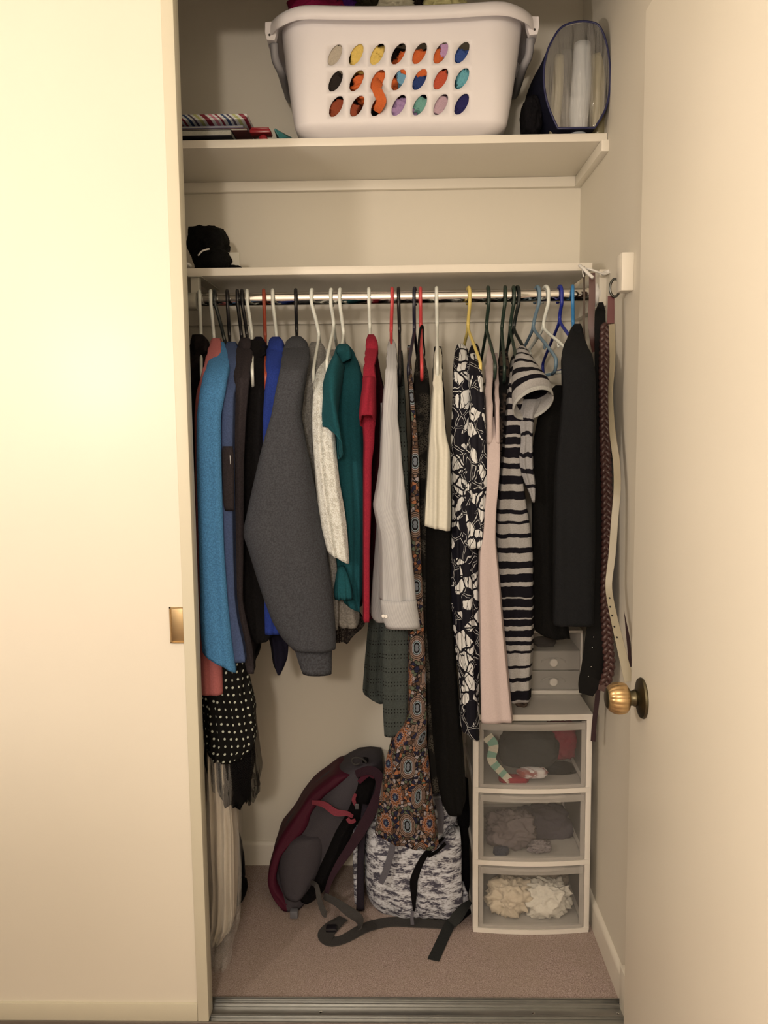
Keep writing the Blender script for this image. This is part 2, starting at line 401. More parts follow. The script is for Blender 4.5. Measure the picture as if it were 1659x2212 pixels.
# ------------------------------------------------------------------ cloth solids
def smooth_rows(Z, C, step=.008, sig=.010):
    n = max(6, int((Z[0]-Z[-1])/step)); z = np.linspace(Z[0], Z[-1], n)
    out = []
    k = int(math.ceil(3*sig/abs(z[1]-z[0]))); g = np.exp(-.5*(np.arange(-k, k+1)*(z[1]-z[0])/sig)**2); g /= g.sum()
    for c in C:
        a = np.interp(-z, -np.array(Z), c)
        pad = np.concatenate([2*a[0]-a[1:k+1][::-1], a, 2*a[-1]-a[-k-1:-1][::-1]]) if n > k+1 else a
        out.append(np.convolve(pad, g, 'valid') if n > k+1 else a)
    return z, out
def drape(name, rows, mat, yf=.10, yb=.50, slab=.028, k=.55, amp=.005, amp2=.0055, lam=.034, seed=0, parent=None, drop=95, ytop=None,
          nose=.32, hem=True, hemwave=0.0, nf=25, label=None, cat=None, group=None, kind=None, step=.008, sig=.009, xb=None, drift=1.0, sharp=1.0, slant=0.0, slen=.09):
    """hanging cloth: a closed soft solid. rows = (v, left, right[, front depth]) read on its front face;
    behind the front the cloth narrows to the flat body that hangs under the hanger."""
    rnd = random.Random(seed*7+len(name)); yt = (RODY-.035) if ytop is None else ytop
    v0 = rows[0][0]; Z = []; c = []; w = []; F = []
    for r in rows:
        s = min(1, max(0, (r[0]-v0)/drop)); s = math.sin(s*PI/2)
        y = r[3] if len(r) > 3 else yt+(yf-yt)*s
        xl_, z = P(r[1], r[0], y); xr_, z2 = P(r[2], r[0], y)
        Z.append((z+z2)/2); c.append((xl_+xr_)/2); w.append(max(.003, xr_-xl_)); F.append(y)
    for i in range(1, len(Z)):
        if Z[i] >= Z[i-1]: Z[i] = Z[i-1]-.0005
    z, (c, w, F) = smooth_rows(Z, (c, w, F), step, sig)
    n = len(z); L = 2*nf; verts = []; uvs = []
    ph = [rnd.uniform(0, 6.28) for _ in range(8)]; a2 = amp if amp2 is None else amp2
    top = z[0]
    for i in range(n):
        yb_i = max(F[i]+.02, min(yb, RODY+.035+(yb-RODY-.035)*min(1, (top-z[i])/.08)) if ytop is None else yb)
        dp = yb_i-F[i]; tn = min(.45, nose*w[i]/dp)
        Df, Db = F[i]-CAM[1], yb_i-CAM[1]
        cb = c[i]*(1+k*(Db/Df-1)) if xb is None else xb
        g = (top-z[i])/max(.3, top-z[-1]); g = .25+.75*min(1, g*1.3)
        ring = []
        for s in (1, -1):
            js = range(0, nf+1) if s == 1 else range(nf-1, 0, -1)
            for j in js:
                nn = nf-10
                if j <= nn: q = 1-math.cos(j/nn*PI/2); t = q*tn; rd = math.sin(j/nn*PI/2)**.84
                else: t = tn+(1-tn)*((j-nn)/10)**1.25; q = 1; rd = 1
                y = F[i]+t*dp
                bq = min(1, (1-t)/.06); rd *= math.sqrt(max(0, 1-(1-bq)**2))
                e = min(1, max(0, (t-tn)/(.62-tn*.6))); e = e*e*(3-2*e)
                hw = (w[i]/2*(1-e)+min(w[i]/2, slab/2)*e)*rd
                cc = c[i]*(1-t)+cb*t
                x = cc+s*hw
                zz = z[i]*drift
                fold = math.sin(2*PI*y/(lam*1.7)+ph[0]+1.3*math.sin(zz*3+ph[1])+s)*.6+math.sin(2*PI*y/(lam*.8)+ph[2]+zz*2)*.4
                x += s*amp*g*fold*min(1, hw/.012)*(0.35+.65*min(1, t/tn if tn else 1))
                xx = (x-cc)
                f2 = math.sin(2*PI*xx/lam+ph[3]+1.6*math.sin(zz*2.2+ph[4]))*.6+math.sin(2*PI*xx/(lam*.53)+ph[5]+zz*3.1)*.3+.35*math.sin(zz*19+ph[6]+xx*40)*math.sin(zz*7+ph[7])
                f2 = math.copysign(abs(f2)**sharp, f2)
                yy = y+a2*g*f2*(1-min(1, t/.5))*min(1, w[i]/.05)*1.25
                zo = 0
                if slant:
                    sg = max(0, 1-(z[i]-z[-1])/slen); zo = slant*(x-c[i])*sg*sg*(3-2*sg)
                if hemwave and i > n-8: zo += hemwave*math.sin(2*PI*(xx+y)/.045+ph[6])*(i-(n-8))/8
                ring.append((x, yy, z[i]+zo))
        us = [0]*L; acc = 0
        for q in range(1, nf+1): acc += math.dist(ring[q-1][:2], ring[q][:2]); us[q] = acc
        acc = 0
        for q in range(L-1, nf, -1): acc += math.dist(ring[(q+1) % L][:2], ring[q][:2]); us[q] = -acc
        for q, p in enumerate(ring): uvs.append((us[q], p[2])); verts.append(p)
    f = [(i*L+j, i*L+(j+1) % L, (i+1)*L+(j+1) % L, (i+1)*L+j) for i in range(n-1) for j in range(L)]
    f.append(tuple(range(L))[::-1])
    # the hem turns in and up, so the cloth shows an edge and a dark inside
    base = (n-1)*L
    cx = sum(verts[base+j][0] for j in range(L))/L; cy = sum(verts[base+j][1] for j in range(L))/L
    for lvl, (sh, up) in enumerate(((.93, .0015), (.90, .02))):
        k0 = len(verts)
        for j in range(L):
            x, y, zz = verts[base+j]
            verts.append((c[-1]+(x-c[-1])*sh, cy+(y-cy)*sh, zz+up)); uvs.append(uvs[base+j])
        prev = base if lvl == 0 else k0-L
        f += [(prev+j, prev+(j+1) % L, k0+(j+1) % L, k0+j) for j in range(L)]
    f.append(tuple(range(len(verts)-L, len(verts))))
    return mk(name, verts, f, mat, parent, uvs=uvs, label=label, cat=cat, group=group, kind=kind)
def tube_rings(name, rings, mat, parent=None, n=40, sub=6, thick=.0022, amp=.0, seed=0, cap0=True, **kw):
    """open cloth tube (a sleeve) through tilted elliptic rings: (u, v, Y, half width, turn, half depth, tilt)"""
    R_ = []
    for (u, v, Y, ra, th, rb, fi) in rings:
        p = P3(u, v, Y); R_.append((p.x, p.y, p.z, ra, math.radians(th), rb, math.radians(fi)))
    R_ = spline(R_, sub); rnd = random.Random(seed); ph = [rnd.uniform(0, 6) for _ in range(4)]
    verts = []; uvs = []; s = 0; pc = None
    for i, q in enumerate(R_):
        c = Vector(q[:3]); s += (c-pc).length if pc else 0; pc = c
        ra, th, rb, fi = q[3:]
        Ax = Vector((math.cos(th), 0, math.sin(th))); B = Vector((-math.sin(th)*math.sin(fi), math.cos(fi), math.cos(th)*math.sin(fi)))
        for j in range(n+1):
            a = 2*PI*j/n
            rr = 1+amp*(i/len(R_))*(math.sin(5*a+ph[0]+i*.15)+.6*math.sin(9*a+ph[1]-i*.1))
            verts.append(c+(Ax*math.cos(a)*ra+B*math.sin(a)*rb)*rr); uvs.append((a/(2*PI)*.3, s))
    L = n+1; f = [(i*L+j, i*L+j+1, (i+1)*L+j+1, (i+1)*L+j) for i in range(len(R_)-1) for j in range(n)]
    o = mk(name, verts, f, mat, parent, uvs=uvs, recalc=False, **kw)
    md = o.modifiers.new('thickness', 'SOLIDIFY'); md.thickness = thick; md.offset = 0
    return o
def ribbon(name, path, mat, thick=.003, parent=None, n=8, face=None, holes=None, **kw):
    """flat strap: path = (u, v, Y, width in metres[, turn in degrees about its own length])"""
    pts = []
    for q in path:
        p = P3(q[0], q[1], q[2]); pts.append((p.x, p.y, p.z, q[3], q[4] if len(q) > 4 else 0))
    pts = spline(pts, n); verts = []; uvs = []; s = 0
    for i, q in enumerate(pts):
        c = Vector(q[:3]); a = Vector(pts[max(0, i-1)][:3]); b = Vector(pts[min(len(pts)-1, i+1)][:3]); d = (b-a).normalized()
        s += (c-Vector(pts[i-1][:3])).length if i else 0
        vw = (c-Vector(CAM)) if face is None else Vector(face)
        nrm = (vw-d*vw.dot(d)).normalized(); sd = d.cross(nrm).normalized()
        rot = Matrix.Rotation(math.radians(q[4]), 3, d); sd = rot @ sd; nrm = rot @ nrm
        for (e, h) in ((-1, -.5), (-.96, -1), (0, -1.15), (.96, -1), (1, -.5), (1, .5), (.96, 1), (0, 1.15), (-.96, 1), (-1, .5)):
            verts.append(c+sd*e*q[3]/2-nrm*h*thick/2*-1); uvs.append((e*q[3]/2, s))
    L = 10; N = len(pts)
    f = [(i*L+j, i*L+(j+1) % L, (i+1)*L+(j+1) % L, (i+1)*L+j) for i in range(N-1) for j in range(L)]+[tuple(range(L))[::-1], tuple(range((N-1)*L, N*L))]
    return auto(mk(name, verts, f, mat, parent, uvs=uvs, **kw), 50)
def crumple(name, c, r, mat, parent=None, seed=0, amp=.35, freq=3.0, sub=5, zmin=None, clampbox=None, uvscale=1, **kw):
    """a heap of folded cloth"""
    bm = bmesh.new(); bmesh.ops.create_icosphere(bm, subdivisions=sub, radius=1)
    off = Vector((seed*3.1, seed*1.7, seed*.9)); verts = []; uvs = []
    for q in bm.verts:
        d = q.co.normalized()
        wv = d+.35*Vector((noise.noise(d*1.6+off), noise.noise(d*1.6-off), noise.noise(d*1.6+off*1.7)))
        a = noise.noise(d*freq*.5+off)*.5
        b = 1-min(1, abs(noise.noise(wv*freq*.75+off*2)*2.6))**.8; b2 = 1-min(1, abs(noise.noise(wv*freq*1.5-off)*2.4))**.9
        k = 1+amp*(a+b*.55+b2*.22-.5)
        sq = max(abs(d.x), abs(d.y), abs(d.z))**-.35
        p = Vector((d.x*r[0], d.y*r[1], d.z*r[2]))*k*sq
        p += Vector(c)
        if clampbox:
            for i in range(3): p[i] = min(max(p[i], clampbox[i][0]), clampbox[i][1])
        if zmin is not None: p.z = max(p.z, zmin)
        verts.append(tuple(p)); uvs.append((p.x+p.y, p.z))
    f = [tuple(x.index for x in p.verts) for p in bm.faces]; bm.free()
    return mk(name, verts, f, mat, parent, uvs=uvs, **kw)

# ------------------------------------------------------------------ patterned cloths
def dots_mat():
    t = NT('polka_dot_cloth'); uv = t.coord('UV'); s = .0175
    x, y, _ = t.sep(uv)[:3]
    yy = t.m('DIVIDE', y, s*1.08); row = t.m('FLOOR', yy)
    xx = t.m('ADD', t.m('DIVIDE', x, s), t.m('MULTIPLY', row, .16))
    fx = t.m('SUBTRACT', t.m('FRACT', xx), .5); fy = t.m('SUBTRACT', t.m('FRACT', yy), .5)
    d = t.m('SQRT', t.m('ADD', t.m('MULTIPLY', fx, fx), t.m('MULTIPLY', fy, fy)))
    t.base(t.mix(t.step(d,   .165, .03), A((205, 200, 170)), A((24, 20, 18)))); t.set(.8, spec=.2); return t.mat
def floral_mat(name, sc=21, seed=0.0):
    t = NT(name); uv = t.coord('UV'); v = t.mapping(uv, (1.25, 1, 1), loc=(seed, seed*.7, 0))
    wv = t.n.new('ShaderNodeVectorMath'); wv.operation = 'ADD'; t.link(v, wv.inputs[0])
    nz = t.n.new('ShaderNodeTexNoise'); t.link(v, nz.inputs['Vector']); nz.inputs['Scale'].default_value = 28
    sc_ = t.n.new('ShaderNodeVectorMath'); sc_.operation = 'SCALE'; t.link(nz.outputs['Color'], sc_.inputs[0]); sc_.inputs['Scale'].default_value = .018
    t.link(sc_.outputs[0], wv.inputs[1]); v = wv.outputs[0]
    col = t.vor(v, sc, 'F1', 'Color'); r = t.sep(col)[0]
    edge = t.vor(v, sc, 'DISTANCE_TO_EDGE', 'Distance')
    petal = t.m('MULTIPLY', t.step(r, .44, .001), t.step(edge, .07, .012))
    line = t.m('SUBTRACT', 1.0, t.step(t.m('ABSOLUTE', t.m('SUBTRACT', t.vor(v, sc*.8, 'DISTANCE_TO_EDGE'), .06)), .012, .006))
    line = t.m('MULTIPLY', line, t.m('SUBTRACT', 1.0, t.step(r, .34, .001)))
    vein = t.step(t.vor(t.mapping(v, (3, .9, 1)), sc*.8, 'DISTANCE_TO_EDGE'), .03, .012)
    f = t.m('MAXIMUM', t.m('MULTIPLY', petal, vein), t.m('MULTIPLY', line, .9))
    t.base(t.mix(f, A((24, 22, 34)), A((210, 198, 180)))); t.set(.7, spec=.2); return t.mat
def paisley_mat():
    t = NT('medallion_print_cloth'); uv = t.coord('UV'); x, y, _ = t.sep(uv)[:3]
    # staggered medallions: rings and petals
    W_, H_ = .062, .074
    row = t.m('FLOOR', t.m('DIVIDE', y, H_)); odd = t.m('MODULO', t.m('ABSOLUTE', row), 2.0)
    gx = t.m('ADD', t.m('DIVIDE', x, W_), t.m('MULTIPLY', odd, .5))
    fx = t.m('MULTIPLY', t.m('SUBTRACT', t.m('FRACT', gx), .5), W_)
    fy = t.m('MULTIPLY', t.m('SUBTRACT', t.m('FRACT', t.m('DIVIDE', y, H_)), .5), H_)
    fy2 = t.m('MULTIPLY', fy, .8)
    r = t.m('SQRT', t.m('ADD', t.m('MULTIPLY', fx, fx), t.m('MULTIPLY', fy2, fy2)))
    th = t.m('ARCTAN2', fy2, fx)
    par = t.m('MODULO', t.m('ABSOLUTE', t.m('FLOOR', gx)), 2.0)
    pet = t.m('MULTIPLY', t.m('COSINE', t.m('MULTIPLY', th, 12.0)), .0016)
    eye = t.m('MULTIPLY', t.m('ABSOLUTE', t.m('SINE', th)), -.0045)
    rr = t.m('ADD', r, t.m('ADD', t.m('MULTIPLY', pet, par), t.m('MULTIPLY', eye, t.m('SUBTRACT', 1.0, par))))
    K = 1/.034; f = t.m('MULTIPLY', rr, K)
    navy, wh, orr, br, bk, tn = A((44, 42, 66)), A((150, 134, 126)), A((158, 94, 54)), A((100, 70, 50)), A((34, 27, 28)), A((136, 106, 86))
    sun = t.ramp(f, [(0, A((90, 110, 120))), (.08, navy), (.24, wh), (.27, orr), (.36, bk), (.40, orr), (.50, wh), (.53, bk), (.57, orr), (.62, bk)], 'CONSTANT')
    eyec = t.ramp(f, [(0, A((110, 110, 110))), (.08, bk), (.18, A((130, 140, 136))), (.24, bk), (.28, wh), (.33, br), (.40, tn), (.46, bk), (.50, tn), (.56, bk)], 'CONSTANT')
    med = t.mix(par, eyec, sun)
    # between them: small scroll work
    v = t.mapping(uv, (1, 1, 1)); e = t.vor(v, 115, 'DISTANCE_TO_EDGE'); d1 = t.vor(v, 115, 'F1'); cc = t.sep(t.vor(v, 115, 'F1', 'Color'))[0]
    smallc = t.ramp(cc, [(0, br), (.25, tn), (.45, A((96, 98, 74))), (.6, orr), (.7, wh), (.82, navy)], 'CONSTANT')
    small = t.mix(t.step(e, .07, .02), bk, smallc)
    small = t.mix(t.m('MULTIPLY', t.step(d1, .30, .03), .0), small, wh)
    out = t.mix(t.step(f, .60, .004), med, small)
    t.base(out); t.set(.8, spec=.15); return t.mat
def spacedye_mat():
    t = NT('space_dyed_knit'); v = t.mapping(t.coord('UV'), (24, 66, 1), (0, 0, -.25)); v2 = t.mapping(t.coord('UV'), (130, 260, 1))
    n = t.m('ADD', t.m('MULTIPLY', t.noise(v, 1, 3, .6), .75), t.m('MULTIPLY', t.noise(v2, 1, 1), .25))
    c = t.ramp(n, [(0, A((66, 60, 66))), (.44, A((98, 90, 96))), (.48, A((170, 160, 154))), (.56, A((214, 204, 194)))])
    t.base(c); t.bump(t.noise(v2, 1, 1), .4, .003); t.set(.9, spec=.15); return t.mat
def stripes_mat(name, bands, dark, light, wob=.0025):
    """bands = [(z low, z high)] of the dark stripes"""
    t = NT(name); uv = t.coord('UV'); x, y, _ = t.sep(uv)[:3]
    y = t.m('ADD', y, t.m('MULTIPLY', t.m('SUBTRACT', t.noise(t.mapping(uv, (9, 3, 1)), 4, 2), .5), wob*4))
    bands = sorted(bands); lo, hi = bands[0][0]-.01, bands[-1][1]+.01
    def grp(bs):
        st_ = [(0, 0.0)]
        for a, b in bs: st_ += [((a-lo)/(hi-lo), 1.0), ((b-lo)/(hi-lo), 0.0)]
        return st_
    f = t.m('DIVIDE', t.m('SUBTRACT', y, lo), hi-lo)
    fs = [t.sep(t.ramp(f, grp(bands[i:i+14]), 'CONSTANT'))[0] for i in range(0, len(bands), 14)]
    a = fs[0]
    for b in fs[1:]: a = t.m('MAXIMUM', a, b)
    n = t.noise(t.coord(), 350, 2)
    l = t.mix(t.step(n, .5, .2), tuple(q*.85 for q in light), light)
    t.base(t.mix(a, l, dark)); t.bump(n, .3, .003); t.set(.92, spec=.12); return t.mat
def finestripe_mat():
    t = NT('fine_striped_shirting'); uv = t.coord('UV'); x = t.sep(uv)[0]
    f = t.m('FRACT', t.m('DIVIDE', x, .0026)); b = t.step(t.m('ABSOLUTE', t.m('SUBTRACT', f, .5)), .22, .1)
    t.base(t.mix(b, A((160, 152, 144)), A((192, 180, 166)))); t.set(.85, spec=.15); return t.mat
def lace_mat(name, c, c2, sc=190, alpha=0.0):
    t = NT(name); uv = t.coord('UV'); e = t.vor(uv, sc, 'DISTANCE_TO_EDGE'); d = t.vor(uv, sc*.45, 'F1')
    ring = t.step(t.m('ABSOLUTE', t.m('SUBTRACT', d, .33)), .07, .03)
    f = t.m('MULTIPLY', t.step(e, .06, .04), ring)
    t.base(t.mix(f, c2, c)); t.bump(t.m('ADD', e, ring), .5, .003); t.set(.9, spec=.15)
    if alpha: t.see_through(t.m('MULTIPLY', f, alpha))
    return t.mat
def perforated_mat():
    t = NT('perforated_suede'); uv = t.coord('UV'); x, y, _ = t.sep(uv)[:3]
    yy = t.m('DIVIDE', y, .0085); xx = t.m('DIVIDE', x, .0075)
    fx = t.m('SUBTRACT', t.m('FRACT', xx), .5); fy = t.m('SUBTRACT', t.m('FRACT', yy), .5)
    d = t.m('SQRT', t.m('ADD', t.m('MULTIPLY', fx, fx), t.m('MULTIPLY', fy, fy)))
    rowon = t.step(t.m('FRACT', t.m('DIVIDE', t.m('FLOOR', yy), 4.0)), .4, .01)
    hole = t.m('MULTIPLY', t.m('SUBTRACT', 1.0, t.step(d, .19, .05)), t.m('SUBTRACT', 1.0, rowon))
    n = t.noise(t.coord(), 300, 2)
    t.base(t.mix(hole, t.mix(n, A((66, 68, 60)), A((86, 88, 78))), A((34, 32, 30)))); t.bump(t.m('SUBTRACT', n, hole), .5, .003); t.set(.95, spec=.1); return t.mat
def tulle_mat(name, c, alpha):
    t = NT(name); t.base(c); t.set(.9, spec=.05); t.see_through(alpha); return t.mat
def blackfloral_mat(name, c, c2, sc=60, th=.05):
    t = NT(name); uv = t.coord('UV'); e = t.vor(t.mapping(uv, (1, 1.6, 1)), sc, 'DISTANCE_TO_EDGE'); n = t.noise(uv, 16, 2)
    f = t.m('MULTIPLY', t.m('SUBTRACT', 1.0, t.step(e, th, .03)), t.step(n, .5, .06))
    t.base(t.mix(f, c, c2)); t.set(.85, spec=.2); return t.mat

# stripes of the dress, read off the photograph as pixel rows
SB = [(757, 768), (790, 803), (830, 840), (850, 861), (874, 888), (898, 911), (920, 938), (945, 962), (968, 990), (1000, 1014), (1028, 1048), (1062, 1080), (1101, 1110), (1125, 1130),
      (1154, 1163), (1182, 1194), (1212, 1228), (1239, 1256), (1265, 1291), (1293, 1311), (1315, 1333), (1337, 1351), (1359, 1374), (1384, 1393), (1405, 1410), (1436, 1441), (1463, 1472), (1490, 1510)]
def vz(v, u=1100, Y=.105): return P(u, v, Y)[1]
stripe = stripes_mat('striped_jersey', [(vz(b), vz(a)) for a, b in SB], A((30, 26, 32)), A((164, 152, 138)))
black = cloth('black_cloth', A((22, 19, 18)), .3, 320, .3, .1)
blackwool = cloth('black_wool', A((30, 26, 25)), .3, 220, .5, .2)
charcoal = cloth('charcoal_suiting', A((38, 37, 36)), .2, 380, .25, .1)
grey = cloth('charcoal_fleece', A((78, 75, 74)), .25, 300, .4, .1)
taupe = cloth('dark_taupe_cloth', A((66, 55, 53)), .2, 300, .3, .2)
bluefl = cloth('heathered_blue_fleece', A((76, 138, 178)), .22, 330, .5, .06)
slate = cloth('slate_blue_softshell', A((80, 93, 124)), .15, 300, .25, .15)
salmon = cloth('salmon_cotton', A((204, 108, 98)), .08, 300, .15, .1)
royal = cloth('royal_blue_cotton', A((42, 64, 140)), .15, 300, .2, .15)
navy = cloth('navy_cloth', A((30, 26, 42)), .2, 300, .2, .1)
teal = cloth('teal_jersey', A((22, 88, 90)), .14, 300, .3, .15)
red = cloth('crimson_jersey', A((168, 28, 48)), .12, 300, .3, .1)
maroon = cloth('shaded_crimson_jersey', A((74, 18, 26)), .12, 300, .3, .1)  # shaded side of the crimson shirt, its shade put into the colour
cream = cloth('cream_satin', A((212, 196, 166)), .03, 200, .1, .02, .6)
pink = cloth('pale_pink_crepe', A((196, 168, 152)), .04, 300, .1, .03)
greyknit = cloth('grey_heather_knit', A((138, 128, 114)), .3, 240, .6, .15)
oatmeal = cloth('oatmeal_heather', A((156, 142, 124)), .25, 240, .5, .15)
shirting = finestripe_mat()

# ------------------------------------------------------------------ the hangers, left to right
hanger('white', 431, 434, 722, 'leftmost white plastic hanger, beside the rod end, holding the blackish brown jacket')
hanger('white', 455, 462, 728, 'white plastic hanger holding the salmon pink shirt')
hanger('darkgreen', 464, 486, 738, 'dark curved hanger holding the heathered blue fleece')
hanger('black', 491, 496, 728, 'black plastic hanger holding the slate blue jacket')
hanger('black', 513, 522, 728, 'left one of two touching black hangers above the dark taupe cardigan')
hanger('black', 523, 534, 726, 'right one of two touching black hangers above the dark taupe cardigan')
hanger('white', 534, 544, 722, 'white plastic hanger standing against two black ones, over the black coat')
hanger('orange', 570, 573, 728, 'rust orange plastic hanger, the only orange one')
hanger('white', 589, 597, 726, 'white plastic hanger holding the royal blue shirt')
hanger('black', 639, 641, 716, 'black plastic hanger holding the charcoal grey hoodie')
hanger('white', 674, 689, 722, 'white plastic hanger holding the grey heather knit top', uf=676)
hanger('white', 716, 721, 702, 'white plastic hanger holding the white lace blouse', uf=706, notch=True)
hanger('white', 735, 742, 720, 'white plastic hanger holding the teal t-shirt', uf=728)
hanger('white', 797, 799, 706, 'white plastic hanger holding the crimson t-shirt')
hanger('red', 847, 845, 716, 'red plastic hanger holding the fine striped dress shirt')
hanger('black', 861, 863, 716, 'black plastic hanger holding the grey perforated dress')
hanger('navy', 896, 895, 712, 'near-black plastic hanger holding the orange medallion print dress', uf=882)
hanger('red', 908, 909, 706, 'red plastic hanger whose front tip shows before the black lace dress', uf=911)
hanger('white', 943, 944, 702, 'white plastic hanger holding the cream sleeveless top')
hanger('yellow', 1012, 1011, 706, 'yellow plastic hanger, the only yellow one, holding the floral dresses', uf=1038)
hanger('green', 1054, 1051, 706, 'dark green plastic hanger holding the pale pink dress', uf=1070)
hanger('green', 1091, 1084, 710, 'dark green plastic hanger left of two touching ones, over the camouflage print dress', uf=1090)
hanger('green', 1109, 1102, 708, 'green plastic hanger, left one of a touching pair above the striped dress', uf=1118)
hanger('darkgreen', 1117, 1110, 708, 'blackish green plastic hanger, right one of a touching pair above the striped dress', uf=1150)
hanger('paleblue', 1160, 1152, 705, 'pale grey-blue plastic hanger with black trousers over its bar', uf=1202, drop=.105, notch=True)
hanger('white', 1178, 1174, 704, 'white plastic hanger with trousers, farthest right of the white ones', uf=1240, drop=.100, notch=True)
hanger('blue', 1209, 1209, 690, 'royal blue plastic hanger, the only dark blue one, nearly empty', uf=1251, drop=.105)
hanger('skyblue', 1237, 1238, 700, 'sky blue plastic hanger holding the charcoal blazer')

# ------------------------------------------------------------------ the clothes, left to right
def g(n): return dict(label=n, cat='clothing')
G_ = 'clothes hanging on the rod'
o = drape('jacket', [(722, 415, 436), (735, 409, 450), (780, 405, 450), (900, 407, 440), (1200, 416, 441), (1400, 421, 445), (1432, 425, 447)], cloth('blotchy_brown_black', A((40, 30, 28)), .5, 60, .4, .3), yf=.15, seed=1,
          label='blackish brown jacket hanging farthest left, mostly behind the sliding door', cat='jacket', group=G_)
o = drape('shirt', [(730, 457, 474), (745, 451, 477), (770, 444, 476), (800, 436, 470), (855, 423, 455), (900, 420, 450), (1200, 426, 455), (1400, 428, 472), (1432, 429, 478), (1503, 431, 480)], salmon, yf=.075, seed=2, amp2=.002,
          label='salmon pink shirt showing above and below the blue fleece', cat='shirt', group=G_)
o = drape('pullover', [(738, 464, 482), (750, 457, 488), (775, 449, 493), (800, 441, 493), (840, 430, 486), (900, 423, 474), (1000, 422, 475), (1100, 425, 477), (1200, 427, 481), (1300, 429, 488), (1380, 430, 496), (1425, 432, 504), (1436, 433, 506)], bluefl, yf=.03, slant=-.62, seed=3, amp2=.0035, lam=.05,
          label='heathered bright blue fleece pullover, long sleeve in front', cat='pullover', group=G_)
o = drape('softshell_jacket', [(738, 490, 508), (748, 484, 514), (775, 480, 513), (850, 477, 506), (965, 476, 504), (1100, 479, 504), (1200, 483, 505), (1290, 489, 507), (1340, 493, 513), (1390, 498, 525), (1425, 501, 530), (1432, 503, 530)], slate, yf=.055, seed=4, amp2=.002,
          label='slate blue soft jacket with a brown zipped sleeve pocket', cat='jacket', group=G_)
pk = drape('zip_pocket', [(964, 480, 502, .050), (972, 478, 504, .048), (1030, 479, 505, .048), (1095, 482, 505, .048), (1104, 485, 505, .050)], taupe, yf=.05, yb=.075, ytop=.05, amp=0, amp2=0, parent=o, slab=.02, label='brown sleeve pocket')
ribbon('zip', [(497, 984, .046, .0016), (497.5, 992, .046, .0016), (498, 1003, .046, .0012)], metal('zip_metal', A((150, 140, 130)), .4), .0015, o, 3)
o = drape('cardigan', [(730, 520, 538), (740, 513, 544), (770, 507, 545), (820, 502, 538), (900, 500, 530), (1000, 500, 524), (1100, 502, 523), (1300, 506, 521), (1350, 510, 530), (1400, 519, 541), (1440, 529, 546), (1456, 533, 547)], taupe, yf=.085, seed=5, lam=.03,
          label='dark taupe cardigan whose narrow cuff hangs right of the slate blue sleeve', cat='cardigan', group=G_)
o = drape('coat', [(733, 540, 560), (748, 534, 572), (790, 524, 580), (850, 520, 585), (1000, 520, 580), (1200, 513, 580), (1330, 513, 600), (1365, 520, 600), (1382, 532, 578), (1389, 545, 573)], blackwool, yf=.13, seed=6,
          label='black wool coat between the dark taupe cardigan and the charcoal hoodie', cat='coat', group=G_)
o = drape('fleece_jacket', [(727, 551, 563), (738, 547, 574), (760, 545, 580), (830, 543, 583), (1000, 545, 588), (1200, 548, 600), (1340, 556, 612), (1375, 575, 616), (1400, 583, 621), (1430, 587, 619), (1450, 594, 608), (1459, 599, 605)], navy, yf=.17, seed=7,
          label='near-black navy fleece with its pointed hem below the royal blue shirt', cat='jacket', group=G_)
o = drape('shirt', [(727, 587, 603), (737, 579, 613), (760, 574, 616), (800, 573, 612), (850, 569, 610), (900, 567, 598), (970, 568, 592), (1100, 570, 605), (1300, 572, 612), (1372, 576, 604)], royal, yf=.105, seed=8, amp2=.004,
          label='royal blue shirt partly behind the charcoal hoodie', cat='shirt', group=G_)
o = drape('hoodie', [(726, 630, 650), (735, 617, 660), (752, 611, 667), (775, 607, 668), (800, 601, 660), (850, 592, 652), (900, 583, 647), (950, 566, 657), (1000, 552, 667), (1050, 539, 676), (1100, 527, 685), (1148, 516, 694), (1166, 516, 698), (1200, 528, 704), (1250, 544, 711), (1300, 562, 716), (1350, 583, 720), (1385, 605, 721), (1410, 630, 719)],
          grey, yf=.03, seed=9, amp2=.003, lam=.09, k=.35, sig=.0035, label='charcoal grey hoodie with one wide sleeve bulging forward', cat='hoodie', group=G_)
drape('cuff', [(1408, 634, 717, .045), (1430, 641, 716, .045), (1450, 648, 717, .045), (1461, 653, 716, .045)], cloth('rib_knit', A((78, 75, 74)), .3, 200, .8, .1), yf=.045, yb=.12, ytop=.045, parent=o, amp=.0015, amp2=.001, lam=.012, slab=.05)
drape('hood', [(727, 628, 652, .25), (738, 614, 662, .21), (758, 608, 668, .175), (775, 607, 666, .165), (783, 611, 658, .17), (787, 617, 650, .18)], grey, yf=.17, yb=.36, ytop=.20, parent=o, amp=.003, amp2=.004, slab=.05, seed=3)
o = drape('grey_knit', [(738, 672, 692), (750, 665, 703), (780, 654, 702), (805, 646, 696), (830, 642, 690), (870, 645, 688), (920, 652, 690), (970, 662, 695), (1100, 680, 705), (1220, 700, 724), (1330, 712, 728), (1362, 715, 728)], greyknit, yf=.12, seed=10,
          label='grey heather knit top between the charcoal hoodie and the white lace blouse', cat='top', group=G_)
o = drape('camisole', [(765, 705, 722), (800, 706, 735), (1200, 712, 740), (1330, 716, 775), (1345, 714, 789), (1358, 712, 790), (1372, 716, 765), (1390, 721, 750)], lace_mat('dark_lace', A((74, 62, 54)), A((44, 36, 34)), 120, .5), yf=.20, seed=11, hemwave=.004,
          label='dark sheer lace camisole whose hem peeks out below the teal t-shirt', cat='camisole', group=G_)
